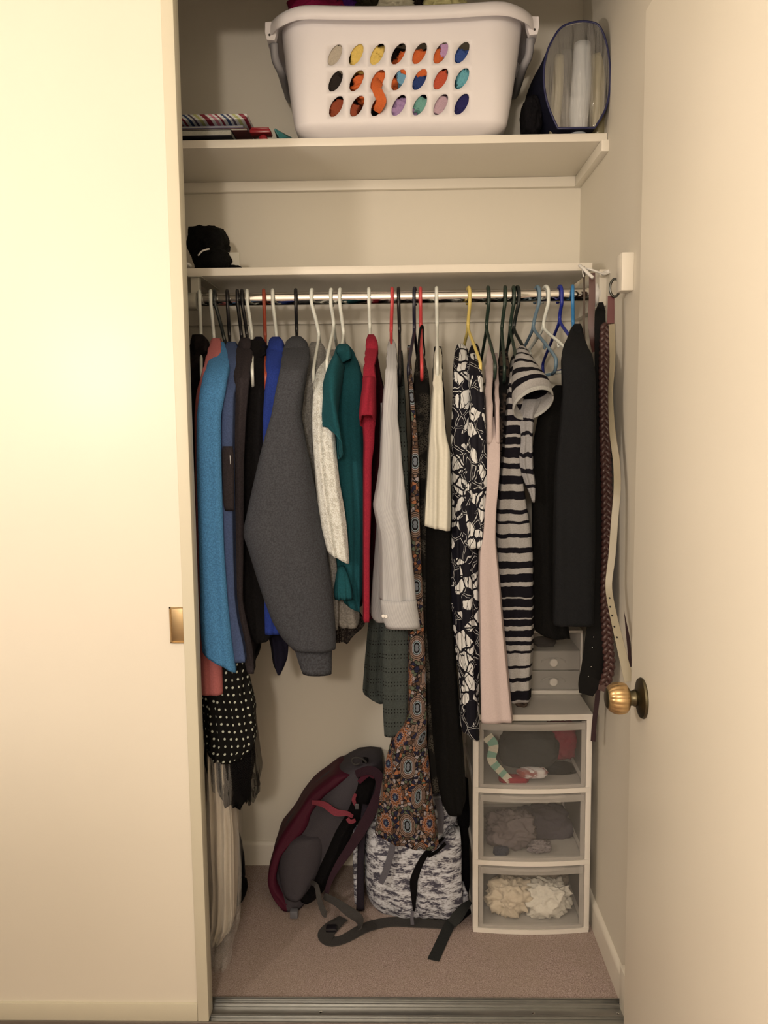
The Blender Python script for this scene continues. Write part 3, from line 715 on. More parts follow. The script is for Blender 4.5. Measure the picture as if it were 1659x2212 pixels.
o = drape('tunic', [(755, 712, 728), (800, 708, 735), (1200, 712, 745), (1260, 714, 760), (1310, 718, 772), (1335, 719, 776), (1350, 722, 776), (1358, 735, 770)], oatmeal, yf=.165, seed=12,
          label='oatmeal heather tunic with a rounded hem under the teal t-shirt', cat='tunic', group=G_)
o = drape('blouse', [(754, 700, 707), (768, 690, 716), (795, 679, 722), (850, 674, 722), (900, 672, 720), (950, 673, 722), (1000, 676, 726), (1050, 680, 731), (1100, 685, 740), (1150, 692, 746), (1190, 702, 749), (1206, 706, 749)], lace_mat('white_lace', A((216, 206, 186)), A((196, 184, 162))), yf=.065, slant=-.6, seed=13, amp2=.005, lam=.028,
          label='white lace blouse with a long sleeve, left of the teal t-shirt', cat='blouse', group=G_)
o = drape('t_shirt', [(742, 731, 750), (748, 725, 759), (778, 717, 772), (800, 712, 781), (830, 706, 785), (860, 703, 786), (950, 706, 786), (1050, 716, 787), (1150, 723, 787), (1230, 722, 785), (1283, 722, 783), (1292, 732, 780), (1300, 737, 779), (1316, 744, 778)], teal, slant=-.6, yf=.125, seed=14, amp2=.006, lam=.03, slab=.05,
          label='teal green t-shirt with a short gathered sleeve', cat='t-shirt', group=G_)
tube_rings('sleeve', [(735, 775, .16, .020, -60, .05, 0), (722, 820, .12, .028, -55, .07, -5), (712, 870, .095, .035, -62, .075, -12), (712, 925, .08, .040, -60, .06, -22), (714, 955, .078, .0405, -60, .05, -28)], teal, o, amp=.05, seed=4)
tube_rings('sleeve_hem', [(713.4, 948, .0775, .0415, -60, .052, -28), (714.4, 957, .0775, .0415, -60, .051, -28)], teal, o, amp=.05, seed=4, thick=.004)
o = drape('t_shirt', [(722, 795, 807), (730, 791, 812), (760, 789, 815), (772, 788, 812), (785, 787, 808), (820, 783, 811), (880, 779, 811), (905, 779, 811), (925, 783, 808), (960, 785, 808), (1000, 785, 803), (1100, 785, 802), (1200, 785, 799), (1345, 785, 799)], red, yf=.07, seed=15, amp2=.003, lam=.02,
          label='crimson red t-shirt hanging edge-on beside the teal one', cat='t-shirt', group=G_)
tube_rings('sleeve', [(799, 815, .10, .013, 0, .05, 0), (796, 860, .075, .0165, 0, .05, -5), (794, 895, .060, .0175, 0, .045, -20), (794, 912, .058, .017, 0, .04, -25)], red, o, amp=.08, seed=5)
drape('collar', [(722, 795, 808, .25), (732, 790, 815, .20), (752, 789, 818, .18), (768, 792, 815, .185), (774, 798, 810, .19)], red, yf=.19, yb=.36, ytop=.2, parent=o, amp=.002, amp2=.002, seed=2)
o = drape('long_sleeved_top', [(745, 800, 812), (800, 797, 820), (850, 795, 832), (950, 795, 834), (1100, 796, 826), (1250, 796, 818), (1338, 797, 806)], maroon, yf=.19, seed=16,
          label='shaded right side of the crimson t-shirt, painted dark maroon, beside the striped shirt', cat='top', group=G_)
o = drape('dress_shirt', [(733, 841, 850), (742, 837, 855), (760, 836, 857), (800, 834, 858), (850, 829, 858), (872, 827, 858), (900, 826, 857), (950, 824, 863), (1000, 822, 867), (1050, 815, 873), (1095, 806, 878), (1120, 812, 881), (1160, 820, 886), (1200, 822, 889), (1250, 822, 894), (1303, 822, 899)], shirting, yf=.035, seed=17, amp2=.0045, lam=.045, sig=.004,
          label='fine striped light grey dress shirt, long sleeve with buttoned cuff', cat='shirt', group=G_)
cf = drape('cuff', [(1301, 822, 900, .028), (1312, 822, 901, .026), (1335, 825, 905, .026), (1352, 829, 907, .026), (1361, 833, 908, .026)], shirting, yf=.026, yb=.09, ytop=.026, parent=o, amp=0, amp2=.0008, slab=.05)
for (u, v) in ((828, 1331), (834, 1332)):
    p = P3(u, v, .033)
    MB().lathe(p, (-.3, -1, 0), [(-.002, .0042), (.001, .0042), (.002, .0034), (.0014, .0016)], 16).build('button', M['whiteplastic'], o, smooth=True)
drape('shirt_tail', [(870, 822, 840, .16), (1000, 820, 852, .15), (1150, 813, 852, .14), (1200, 810, 852, .14), (1300, 803, 850, .14), (1335, 802, 842, .14), (1346, 815, 835, .14)], shirting, yf=.14, yb=.45, ytop=.16, parent=o, slab=.02, amp2=.003, seed=8)
perf = perforated_mat()
o = drape('dress', [(757, 860, 869), (780, 859, 871), (950, 861, 879), (1100, 856, 884), (1300, 835, 886), (1400, 829, 884), (1500, 829, 882), (1565, 832, 880), (1593, 834, 879)], perf, nose=.2, yf=.09, seed=18, amp2=.003, lam=.06,
          label='grey-green perforated dress below the striped shirt cuff', cat='dress', group=G_)
drape('skirt_panel', [(1200, 822, 850, .22), (1340, 797, 850, .22), (1420, 790, 845, .22), (1505, 784, 842, .22), (1513, 788, 842, .22), (1521, 812, 842, .22)], perf, yf=.22, yb=.50, ytop=.22, parent=o, seed=4, slab=.06)
o = drape('maxi_dress', [(745, 880, 886), (830, 883, 892), (900, 888, 898), (950, 891, 902), (1000, 889, 905), (1100, 887, 905), (1200, 888, 908), (1300, 889, 912), (1370, 884, 915), (1450, 884, 918), (1550, 883, 920), (1580, 870, 922), (1600, 848, 923), (1650, 837, 927), (1700, 829, 931), (1750, 821, 937), (1800, 815, 946), (1832, 812, 950)], paisley_mat(), slant=-.22, yf=.07, seed=19, amp2=.005, lam=.045, slab=.05, k=.3, sharp=.8,
          label='long dress with orange and navy medallion print reaching the patterned backpack', cat='dress', group=G_)
o = drape('lace_dress', [(760, 903, 914), (775, 898, 918), (800, 896, 924), (825, 893, 928), (900, 894, 930), (1000, 896, 928), (1200, 903, 932), (1400, 912, 937), (1500, 922, 942), (1600, 925, 946), (1680, 926, 960), (1714, 932, 968)], blackfloral_mat('black_lace', A((20, 17, 17)), A((84, 74, 60)), 170, .12), yf=.135, seed=20,
          label='long black lace-patterned dress behind the orange print dress', cat='dress', group=G_)
ribbon('shoulder_strap', [(905, 800, .17, .004), (904, 750, .2, .005), (908, 712, .28, .006), (913, 706, .31, .006), (914, 730, .34, .005), (917, 765, .34, .004), (910, 785, .3, .003)], black, .003, o, 6)
o = drape('sleeveless_top', [(750, 942, 951), (762, 938, 954), (800, 937, 955), (850, 935, 957), (900, 932, 959), (935, 929, 961), (958, 927, 965), (970, 925, 971), (1050, 920, 972), (1112, 916, 974), (1143, 915, 972)], cream, slant=-.22, yf=.085, seed=21, amp2=.006, lam=.026, slab=.02,
          label='cream satin sleeveless top hanging above black trousers', cat='top', group=G_)
tube_rings('armhole_loop', [(947, 772, .235, .009, 0, .004, 0), (947, 790, .215, .0085, 0, .012, 0), (946, 850, .16, .006, 0, .014, 0)], cream, o, n=20, thick=.0015)
o = drape('trousers', [(748, 939, 953, .30), (760, 938, 955, .28), (900, 940, 962, .2), (1100, 922, 973), (1200, 914, 978), (1300, 915, 980), (1400, 918, 985), (1500, 925, 990), (1600, 932, 1000), (1700, 945, 1005), (1745, 958, 1004), (1763, 972, 997)], black, yf=.125, seed=22, amp2=.004,
          label='long black trousers hanging below the cream top', cat='trousers', group=G_)
fl = floral_mat('black_white_floral', 31); fl2 = floral_mat('navy_white_floral', 30, 3.1)
o = drape('floral_dress', [(742, 989, 1000), (750, 984, 1010), (790, 979, 1018), (850, 979, 1024), (950, 975, 1026), (1100, 979, 1030), (1300, 977, 1033), (1400, 984, 1035), (1500, 993, 1035), (1560, 993, 1036), (1592, 994, 1036)], fl, slant=-.75, yf=.115, seed=23, amp2=.005, lam=.028,
          label='long black and white floral dress, the longer of two, hem above the drawer cart', cat='dress', group=G_)
o = drape('floral_blouse', [(742, 1020, 1031), (750, 1015, 1036), (800, 1014, 1041), (860, 1016, 1047), (900, 1015, 1048), (950, 1011, 1052), (1000, 1009, 1056), (1080, 1009, 1056), (1140, 1009, 1051), (1186, 1010, 1050)], fl2, yf=.06, seed=24, amp2=.005, lam=.022,
          label='shorter black and white floral blouse in front of the longer floral dress', cat='blouse', group=G_)
o = drape('pink_dress', [(900, 1051, 1080, .11), (955, 1051, 1080, .075), (1000, 1052, 1082, .06), (1050, 1052, 1079), (1100, 1048, 1074), (1165, 1044, 1072), (1190, 1037, 1074), (1250, 1036, 1080), (1350, 1037, 1088), (1450, 1038, 1098), (1540, 1039, 1107), (1563, 1040, 1110)], pink, nose=.12, yf=.05, seed=25, amp2=.003, lam=.06, drop=1, k=.3,
          label='pale pink sleeveless dress with a plain smooth skirt', cat='dress', group=G_)
for i, q in enumerate(([(742, 1058, 1065), (760, 1052, 1067), (800, 1048, 1065), (880, 1050, 1063), (960, 1051, 1062)], [(762, 1067, 1075), (800, 1068, 1077), (880, 1070, 1079), (960, 1070, 1080)])):
    drape('shoulder_strap', q, pink, yf=.075, yb=.25, parent=o, seed=i+3, slab=.01, amp2=.001, drop=120)
drape('back_neckline', [(800, 1060, 1072, .30), (960, 1056, 1076, .2), (1000, 1056, 1076, .2)], pink, yf=.2, yb=.4, ytop=.3, parent=o, seed=8)
o = drape('camouflage_dress', [(757, 1083, 1096), (775, 1080, 1100), (850, 1077, 1104), (900, 1076, 1103), (1000, 1078, 1100), (1100, 1076, 1110), (1300, 1082, 1130), (1450, 1100, 1140), (1505, 1107, 1143), (1520, 1109, 1142), (1528, 1115, 1138)], blackfloral_mat('dark_green_print', A((28, 26, 26)), A((96, 76, 60)), 55, .16), yf=.15, seed=26,
          label='blackish print dress with reddish bits at its hem, behind the striped dress', cat='dress', group=G_)
o = drape('striped_dress', [(752, 1116, 1128), (765, 1110, 1133), (800, 1104, 1136), (850, 1099, 1132), (900, 1094, 1130), (950, 1090, 1128), (1000, 1085, 1128), (1050, 1080, 1131), (1100, 1075, 1138), (1150, 1072, 1147), (1200, 1073, 1151), (1300, 1077, 1152), (1400, 1088, 1150), (1470, 1097, 1147), (1519, 1103, 1147)], stripe, nose=.15, yf=.09, seed=27, amp2=.004, lam=.06, slab=.05,
          label='grey and black striped jersey dress with a wide open sleeve', cat='dress', group=G_)
SLs = [(768, 778), (789, 795), (805, 815), (828, 838), (853, 862)]
slv = stripes_mat('striped_sleeve_jersey', [(.012, .019), (.038, .045), (.064, .074), (.094, .108), (.126, .146)], A((30, 26, 32)), A((166, 154, 140)))
tube_rings('sleeve', [(1130, 752, .17, .010, -35, .03, 0), (1134, 775, .135, .022, -25, .045, -5), (1141, 810, .095, .036, -5, .05, -12), (1148, 845, .07, .045, 14, .05, -30), (1151, 868, .062, .0475, 23, .045, -42)], slv, o, amp=.0, seed=4)
trimc = cloth('grey_trim', A((170, 160, 144)), .1, 300, .2, .05)
tube_rings('sleeve_hem', [(1151, 867, .0615, .0485, 23, .046, -42), (1152, 875, .061, .0485, 23, .045, -42)], trimc, o, amp=0, thick=.0035)
liner = cloth('grey_sleeve_facing', A((136, 124, 118)), .1, 300, .2, .05)
drape('sleeve_drape', [(862, 1122, 1172, .09), (890, 1118, 1158, .085), (920, 1122, 1153, .085), (950, 1126, 1151, .085), (990, 1120, 1152, .085), (1020, 1124, 1153, .085), (1050, 1137, 1157, .085), (1070, 1147, 1157, .085), (1086, 1151, 1155, .085)], stripes_mat('striped_drape_jersey', [(P(1130, b, .085)[1], P(1130, a, .085)[1]) for a, b in ((905, 912), (935, 942), (975, 985), (1012, 1024), (1048, 1056))], A((34, 30, 36)), A((158, 148, 138)), .006),
      yf=.085, yb=.13, ytop=.09, parent=o, amp=.002, amp2=.006, lam=.018, seed=7)
# trousers over the two open hangers
o = drape('folded_trousers', [(832, 1200, 1212), (842, 1188, 1232), (860, 1174, 1240), (900, 1162, 1240), (950, 1153, 1236), (1000, 1148, 1232), (1100, 1149, 1230), (1200, 1150, 1228), (1300, 1151, 1228), (1368, 1153, 1228), (1377, 1166, 1229), (1382, 1185, 1227)], black, yf=.12, seed=28, amp2=.005, ytop=.14, yb=.50, drop=40, k=.8,
          label='black trousers folded over the white and pale blue hangers', cat='trousers', group=G_)
o = drape('blazer', [(699, 1241, 1251), (706, 1234, 1257), (725, 1227, 1261), (745, 1218, 1270), (770, 1213, 1280), (800, 1213, 1287), (850, 1214, 1289), (920, 1209, 1289), (980, 1202, 1288), (1050, 1198, 1287), (1200, 1197, 1286), (1300, 1197, 1283), (1354, 1197, 1282)], charcoal, nose=.2, yf=.055, seed=29, amp2=.003, lam=.07, k=.8,
          label='charcoal blazer, farthest right of the clothes on hangers', cat='blazer', group=G_)
def collar(of, u, v, w_, mat, yc=.215, h=36, seed=1):
    par = bpy.data.objects[of]
    drape('collar', [(v, u-w_*.5, u+w_*.5, yc+.06), (v+6, u-w_*.85, u+w_*.85, yc+.03), (v+h*.5, u-w_*1.02, u+w_*1.05, yc), (v+h, u-w_*1.0, u+w_*1.1, yc-.015)], mat, yf=yc, yb=.37, ytop=yc+.06, parent=par, seed=seed, amp=.003, amp2=.005, lam=.02, sig=.003, slant=.5, slen=.03)
collar('shirt.001', 595, 727, 17, royal, .21, 50, 2); collar('coat', 553, 733, 19, blackwool, .21, 44, 3); collar('cardigan', 529, 729, 14, taupe, .21, 60, 4)
collar('fleece_jacket', 558, 727, 13, navy, .235, 40, 5); collar('t_shirt', 742, 742, 15, teal, .17, 40, 7)
collar('jacket', 430, 722, 14, bpy.data.materials['blotchy_brown_black'], .21, 46, 8); collar('blazer', 1248, 699, 12, charcoal, .22, 34, 9)
drape('sleeve', [(1225, 730, 744, .11), (1250, 725, 754, .10), (1280, 720, 761, .09), (1297, 722, 762, .09)], teal, yf=.09, yb=.16, ytop=.1, parent=bpy.data.objects['t_shirt'], amp=.003, amp2=.006, lam=.014, seed=11)
# polka dot party dress on the left
o = drape('party_dress', [(742, 469, 480), (760, 468, 486), (1000, 470, 495), (1300, 472, 506), (1400, 470, 520), (1440, 456, 528), (1480, 436, 534), (1530, 434, 545), (1540, 434, 548), (1570, 436, 544), (1600, 440, 548), (1625, 441, 543), (1640, 443, 530), (1650, 455, 512)], dots_mat(), yf=.10, seed=30, amp2=.005, lam=.02, hemwave=.003, k=.3,
          label='black party dress with white polka dots and tulle, lower left', cat='dress', group=G_)
tl = [tulle_mat('dark_tulle', A((26, 22, 20)), .12), tulle_mat('mid_tulle', A((40, 36, 32)), .42), tulle_mat('thin_tulle', A((52, 48, 42)), .62)]
for i, (q, y) in enumerate((([(1560, 444, 535), (1640, 441, 540), (1690, 448, 538), (1720, 470, 533), (1745, 482, 528)], .13), ([(1560, 446, 545), (1650, 437, 548), (1680, 442, 545), (1715, 455, 540), (1740, 480, 538)], .12), ([(1520, 470, 548), (1600, 470, 556), (1640, 480, 561), (1662, 490, 566), (1690, 500, 558), (1722, 520, 560), (1730, 530, 548)], .17))):
    drape('tulle_layer', q, tl[i], yf=y, yb=.4-.05*i, ytop=y, parent=o, seed=40+i, amp=.006, amp2=.009, lam=.02, hemwave=.008, slab=.04)
# white gown in a clear garment bag
o = drape('gown', [(1500, 446, 470), (1600, 446, 486), (1700, 447, 494), (1760, 446, 500), (1800, 446, 504), (1900, 448, 508), (1980, 449, 506), (2010, 450, 501), (2030, 452, 485), (2045, 454, 468)], cloth('ivory_satin', A((214, 190, 156)), .04, 200, .1, .05, .6), yf=.13, ytop=.16, drop=60, seed=31, amp=.008, amp2=.020, lam=.017, slant=.2, yb=.48, k=.3,
          label='ivory gown hanging low at the far left behind the tulle', cat='dress', group=G_)
film = NT('clear_film'); film.base((.9, .88, .85)); film.set(.08, spec=.6); film.bump(film.noise(film.coord(), 38, 4, .6), .8, .02); film.see_through(.84)
o = drape('garment_bag', [(1450, 444, 474), (1700, 445, 500), (1800, 444, 509), (1900, 445, 514), (2000, 447, 512), (2050, 452, 500), (2085, 452, 498), (2102, 456, 488)], film.mat, yf=.105, ytop=.13, drop=60, seed=32, amp=.006, amp2=.014, lam=.02, yb=.5, k=.3,
          label='clear plastic garment bag around the ivory gown, pooling on the carpet', cat='garment bag')
bt = thing('ankle_boot', 'black boot half hidden behind the ivory gown, lower left', 'boot', (P(512, 1905, .44)[0], .46, 0))
crumple('sole', (P(508, 1900, .46)[0]-.01, .45, .012), (.045, .085, .014), black, bt, 3, .05, 2, 3, zmin=.001)
MB().tube([Vector(q) for q in spline([P3(508, 1893, .46), P3(508, 1870, .48), P3(507, 1840, .48), P3(505, 1790, .48)], 4)], [.03, .03, .03, .029, .029, .029, .028, .028, .026, .024, .022, .018, .012], 14).build('shaft', cloth('boot_leather', A((30, 28, 34)), .1, 50, .2, .1, .5), bt, smooth=True)

def yfloor(u, v, z=0.0):
    d = CF + CR*((u-IW/2)/FPX) + CU*((IH/2-v)/FPX); t = (z-CAM[2])/d[2]; return float(CAM[1]+d[1]*t)

# ------------------------------------------------------------------ belts and straps at the right end of the rod
leath = plastic('red_brown_leather', A((108, 58, 46)), .42); blk = plastic('black_leather', A((22, 20, 20)), .75, .15)
maro = plastic('maroon_leather', A((70, 40, 42)), .5, .3); braidm = plastic('braided_brown_leather', A((92, 56, 48)), .36)
creaml = plastic('cream_patent_leather', A((160, 140, 104)), .36); redl = plastic('dark_red_leather', A((112, 34, 34)), .4)
G_b = 'belts hung at the right end of the rod'
ribbon('belt', [(1279, 590, .27, .015), (1279, 640, .265, .016), (1277, 690, .26, .016), (1279, 730, .26, .013), (1283, 760, .27, .010)], leath, .004, label='short reddish brown leather belt loop right of the sky blue hanger', cat='belt', group=G_b)
ribbon('chain_necklace', [(1261, 576, .275, .0055), (1262, 640, .27, .005), (1261, 700, .27, .006), (1264, 760, .28, .005)], metal('dull_chain', A((90, 74, 60)), .5), .003, label='thin dark chain hanging between the sky blue hanger and the red-brown belt', cat='necklace')
ribbon('scarf', [(1298, 655, .245, .012), (1297, 672, .24, .022), (1296, 700, .22, .026), (1296, 900, .20, .024), (1296, 1100, .19, .024), (1297, 1320, .17, .028)], blk, .012, label='black cloth sash left of the braided brown belt', cat='sash')
b = thing('studded_belt', 'wide black belt with tiny studs and an angled tip, above the drawer cart', 'belt', P3(1275, 1500, .10), G_b)
ribbon('strap', [(1300, 690, .24, .012), (1296, 800, .20, .014), (1293, 1000, .15, .018), (1288, 1300, .11, .036), (1287, 1390, .10, .052), (1280, 1440, .10, .052), (1271, 1478, .10, .048), (1266, 1500, .10, .034)], blk, .005, b)
for (u, v) in ((1277, 1440), (1299, 1441), (1271, 1461), (1282, 1376), (1279, 1399)):
    MB().lathe(P3(u, v, .0965), (0, -1, 0), [(0, .0016), (.001, .0012), (.0015, .0005)], 10).build('stud', M['chrome'], b, smooth=True)
# braided belt: three strands woven over each other
bb = thing('braided_belt', 'long braided brown leather belt between the black sash and the cream belt', 'belt', P3(1306, 1488, .075), G_b)
path = spline([(1308, 700, .20), (1305, 800, .17), (1307, 950, .14), (1311, 1080, .12), (1311, 1200, .11), (1309, 1300, .10), (1313, 1390, .095), (1316, 1440, .09), (1306, 1480, .09)], 60)
pp = [P3(*q) for q in path]; arc = [0]
for i in range(1, len(pp)): arc.append(arc[-1]+(pp[i]-pp[i-1]).length)
for s_ in range(3):
    q = []
    for i, p in enumerate(pp):
        d = (pp[min(i+1, len(pp)-1)]-pp[max(0, i-1)]).normalized(); nrm = Vector((0, -1, 0)); sd = d.cross(nrm).normalized()
        a = 2*PI*arc[i]/.046+s_*2*PI/3; wd = .0075+.0015*min(1, arc[i]/.6)
        q.append(p+sd*math.sin(a)*wd+nrm*math.sin(2*a)*.003)
    MB().tube(q, .0062, 7).build('braid_strand', braidm, bb, smooth=True)
ribbon('tip', [(1308, 1470, .09, .017), (1303, 1482, .09, .022), (1300, 1492, .09, .018)], braidm, .006, bb)
cb = thing('cream_belt', 'cream belt with a row of punched holes ending above the brass knob', 'belt', P3(1358, 1475, -.12), G_b)
ribbon('strap', [(1322, 700, .10, .016, 30), (1323, 780, .10, .016, 45), (1319, 850, .10, .014, 50), (1323, 930, .09, .015, 30), (1332, 1000, .07, .016, 10), (1333, 1060, .05, .016), (1328, 1120, .04, .016), (1322, 1200, .03, .016), (1315, 1262, .02, .015), (1321, 1310, .0, .0155), (1338, 1385, -.04, .0175), (1359, 1472, -.08, .021)], creaml, .003, cb)
ribbon('buckle_tab', [(1320, 640, .11, .015), (1320, 670, .105, .016), (1319, 699, .10, .017)], redl, .005, cb, label='dark red leather tab')
q = [P3(1328, 622, .10)+Vector((math.cos(a)*.011, 0, math.sin(a)*.020)) for a in [2*PI*i/24 for i in range(24)]]
MB().tube(q, .003, 8, True).build('buckle', metal('antique_buckle', A((110, 104, 92)), .3), cb, smooth=True)
hole = plastic('punched_hole', (.01, .01, .01), .8)
for (u, v, y) in ((1317, 1292, .008), (1318.5, 1311, -.001), (1322.5, 1330, -.011), (1327.5, 1354, -.024), (1333, 1377, -.037)):
    MB().lathe(P3(u, v, y-.0022), (0, 1, 0), [(0, .0019), (.003, .0019)], 10).build('punch_hole', hole, cb, smooth=False)
ribbon('belt', [(1298, 1300, .2, .010), (1296, 1420, .2, .012), (1291, 1500, .2, .012), (1284, 1560, .2, .012), (1281, 1601, .2, .012)], maro, .003, label='thin maroon belt with its tip beside the drawer cart', cat='belt', group=G_b)
ribbon('belt', [(1330, 1180, .18, .008), (1348, 1290, .10, .008), (1357, 1380, .02, .008), (1362, 1440, -.03, .007)], maro, .003, label='narrow dark maroon belt between cream belt and closet wall', cat='belt', group=G_b)
tie = thing('plastic_tag_loop', 'white plastic tie looped around the belts at the rod end', 'tie', P3(1290, 600, .23))
for q, rr in (([(1252, 573, .26), (1262, 582, .24), (1272, 592, .23), (1281, 600, .22)], .0042), ([(1258, 578, .26), (1275, 582, .25), (1290, 587, .25), (1306, 592, .26), (1318, 588, .27), (1330, 588, .28), (1335, 598, .29)], .0026), ([(1258, 579, .26), (1259, 590, .255), (1261, 598, .25)], .0016)):
    MB().tube([P3(*k) for k in spline(q, 6)], rr, 8).build('loop', M['whiteplastic'], tie, smooth=True)
MB().tube([P3(*k) for k in spline([(1300, 592, .29), (1318, 586, .28), (1334, 592, .28), (1337, 615, .28)], 8)], .005, 8).build('bracket_arm', M['whiteplastic'], tie, smooth=True)

# ------------------------------------------------------------------ drawer cart
frost = NT('frosted_clear_plastic'); frost.base((.62, .60, .57)); frost.set(.22, spec=.5)
frost.see_through(.945)
frost = frost.mat
fr2 = NT('frosted_rim_plastic'); fr2.base((.66, .64, .61)); fr2.set(.3, spec=.5); fr2.see_through(.62); fr2 = fr2.mat
cw = plastic('cart_white_plastic', (.80, .77, .72), .4)
CY = yfloor(1145, 2014)                      # the cart's front
cx0 = P(1021, 2000, CY)[0]; cx1 = P(1273, 2000, CY)[0]; CT = P(1150, 1543, CY)[1]; CB_ = min(BY-.02, CY+.34)
cart = thing('drawer_cart', 'white plastic cart with three see-through drawers on the closet floor', 'drawer unit', ((cx0+cx1)/2, CY, 0))
def bowed(name, x0, x1, y, z0, z1, thick, bow, mat, parent, n=14, **kw):
    """panel whose front bows towards the room"""
    v = []; 
    for i in range(n+1):
        t = i/n; x = x0+(x1-x0)*t; yy = y-bow*(1-(2*t-1)**2)
        v += [(x, yy, z0), (x, yy, z1), (x, y+thick, z1), (x, y+thick, z0)]
    f = [(i*4+a, i*4+(a+1) % 4, i*4+4+(a+1) % 4, i*4+4+a) for i in range(n) for a in range(4)]+[(0, 1, 2, 3), (n*4, n*4+1, n*4+2, n*4+3)]
    return auto(mk(name, v, f, mat, parent, smooth=False, **kw), 40)
zs = [P(1150, v, CY)[1] for v in (1553, 1706, 1862, 2018)]     # shelf levels of the frame
pw = .016
o = bowed('top', cx0, cx1, CY-.0, CT-.016, CT, CB_-CY, .004, cw, cart)
for i in (1, 2): bowed('frame_shelf', cx0+.002, cx1-.002, CY, zs[i]-.0065, zs[i]+.0065, CB_-CY-.005, .012, cw, cart)
bowed('frame_base', cx0+.002, cx1-.002, CY, .001, .014, CB_-CY-.005, .012, cw, cart)
for x in (cx0, cx1-pw):
    for y in (CY+.001, CB_-.02):
        box('post', x, x+pw, y, y+.02, .004, CT-.014, cw, .003, cart)
    box('side_panel', x+pw/2-.001, x+pw/2+.001, CY+.02, CB_-.02, .006, CT-.014, fr2, 0, cart)
lv = [(zs[1]+.0068, CT-.018), (zs[2]+.0068, zs[1]-.0068), (.0145, zs[2]-.0068)]
for k, (za, zb) in enumerate(lv):
    x0, x1 = cx0+pw+.001, cx1-pw-.001; zb -= .002
    dr = bowed('drawer', x0, x1, CY+.003, za+.001, zb, .0025, .010, frost, cart)
    y0 = CY+.006
    rim = .012
    for q in ((x0, x0+rim, za+.001, zb), (x1-rim, x1, za+.001, zb)):
        box('drawer_rim', q[0], q[1], CY-.0005, CY+.005, q[2], q[3], fr2, .001, dr)
    bowed('drawer_lip', x0+.004, x1-.004, CY-.006, zb-.020, zb-.002, .010, .010, fr2, dr)
    bowed('handle', x0+.055, x1-.055, CY-.012, zb-.008, zb-.001, .010, .010, fr2, dr)
    bowed('drawer_foot', x0+.004, x1-.004, CY-.001, za+.001, za+.010, .004, .010, fr2, dr)
    box('drawer_tray', x0+.003, x1-.003, y0+.004, CB_-.03, za+.001, za+.003, fr2, 0, dr)
    for q in (x0+.003, x1-.005): box('drawer_side', q, q+.002, y0+.004, CB_-.03, za+.003, zb-.012, frost, 0, dr)
def lump(lab, name, u, v, y, r, mat, seed, amp=.3, box_=None, cat='clothing', k=None, **kw):
    c = P3(u, v, y); return crumple(name, c, r, mat, seed=seed, amp=amp, clampbox=box_, label=lab, cat=cat, **kw)
X0, X1 = cx0+pw+.006, cx1-pw-.006; Y0, Y1 = CY+.012, CB_-.035
def cb_(k, z0=.0, z1=1.0):
    za, zb = lv[k]; return ((X0, X1), (Y0, Y1), (za+.0035+(zb-za)*z0, za+.004+(zb-.018-za)*z1))
darkg = cloth('dark_green_grey_knit', A((48, 52, 48)), .15, 250, .3, .1)
rose = cloth('raspberry_cloth', A((150, 38, 56)), .1, 300, .2, .1)
lump('dark grey-green folded knit in the top drawer of the cart', 'folded_knit', 1140, 1615, CY+.075, (.085, .05, .052), darkg, 3, .12, cb_(0, .12))
lump('raspberry cloth at the upper right of the top drawer', 'folded_cloth', 1205, 1598, CY+.13, (.060, .05, .052), rose, 5, .25, cb_(0))
lump('small white printed cloth at the foot of the top drawer', 'printed_cloth', 1150, 1668, CY+.03, (.042, .02, .014), blackfloral_mat('red_print_on_white', A((196, 180, 164)), A((150, 70, 60)), 70, .2), 6, .2, cb_(0))
lump('red cloth at the lower left of the top drawer', 'red_cloth', 1110, 1683, CY+.03, (.040, .02, .012), cloth('bright_red_cloth', A((170, 34, 48)), .1), 7, .2, cb_(0))
lump('teal grey cloth on the floor of the top drawer', 'teal_cloth', 1200, 1672, CY+.12, (.06, .05, .02), cloth('dull_teal_cloth', A((60, 78, 82)), .1), 8, .2, cb_(0))
sash = stripes_mat('mint_cream_stripes', [(P(1080, b, CY)[1], P(1080, a, CY)[1]) for a, b in ()] or [(.012, .030), (.048, .064), (.082, .098), (.112, .126)], A((120, 156, 128)), A((196, 180, 150)), .0)
ribbon('mint_scarf', [(1052, 1590, CY+.02, .030), (1066, 1610, CY+.018, .026), (1062, 1640, CY+.016, .024), (1078, 1662, CY+.016, .022), (1105, 1690, CY+.016, .020)], sash, .004, label='mint and cream striped scarf at the left of the top drawer', cat='scarf')
tau = cloth('mauve_grey_cloth', A((120, 104, 96)), .06, 300, .2, .1)
lump('mauve-grey crumpled lingerie in the middle drawer', 'crumpled_cloth', 1105, 1790, CY+.065, (.070, .045, .050), tau, 11, .5, cb_(1))
lump('smoke grey cloth heap at the back right of the middle drawer', 'crumpled_cloth', 1170, 1785, CY+.16, (.090, .06, .055), cloth('smoke_grey_cloth', A((92, 82, 84)), .08), 12, .3, cb_(1))
lump('dark slate cloth corner at the lower left of the middle drawer', 'dark_cloth', 1082, 1838, CY+.022, (.022, .012, .014), cloth('slate_cloth', A((58, 62, 72)), .1), 13, .3, cb_(1))
lump('light mauve strap loops in the right of the middle drawer', 'crumpled_cloth', 1165, 1828, CY+.03, (.030, .02, .015), cloth('light_mauve_cloth', A((140, 124, 116)), .06), 14, .8, cb_(1))
crm = cloth('cream_cotton', A((214, 188, 152)), .05, 300, .2, .08)
lump('cream crumpled cloth filling the left of the bottom drawer', 'crumpled_cloth', 1100, 1935, CY+.065, (.066, .045, .052), crm, 21, .5, cb_(2))
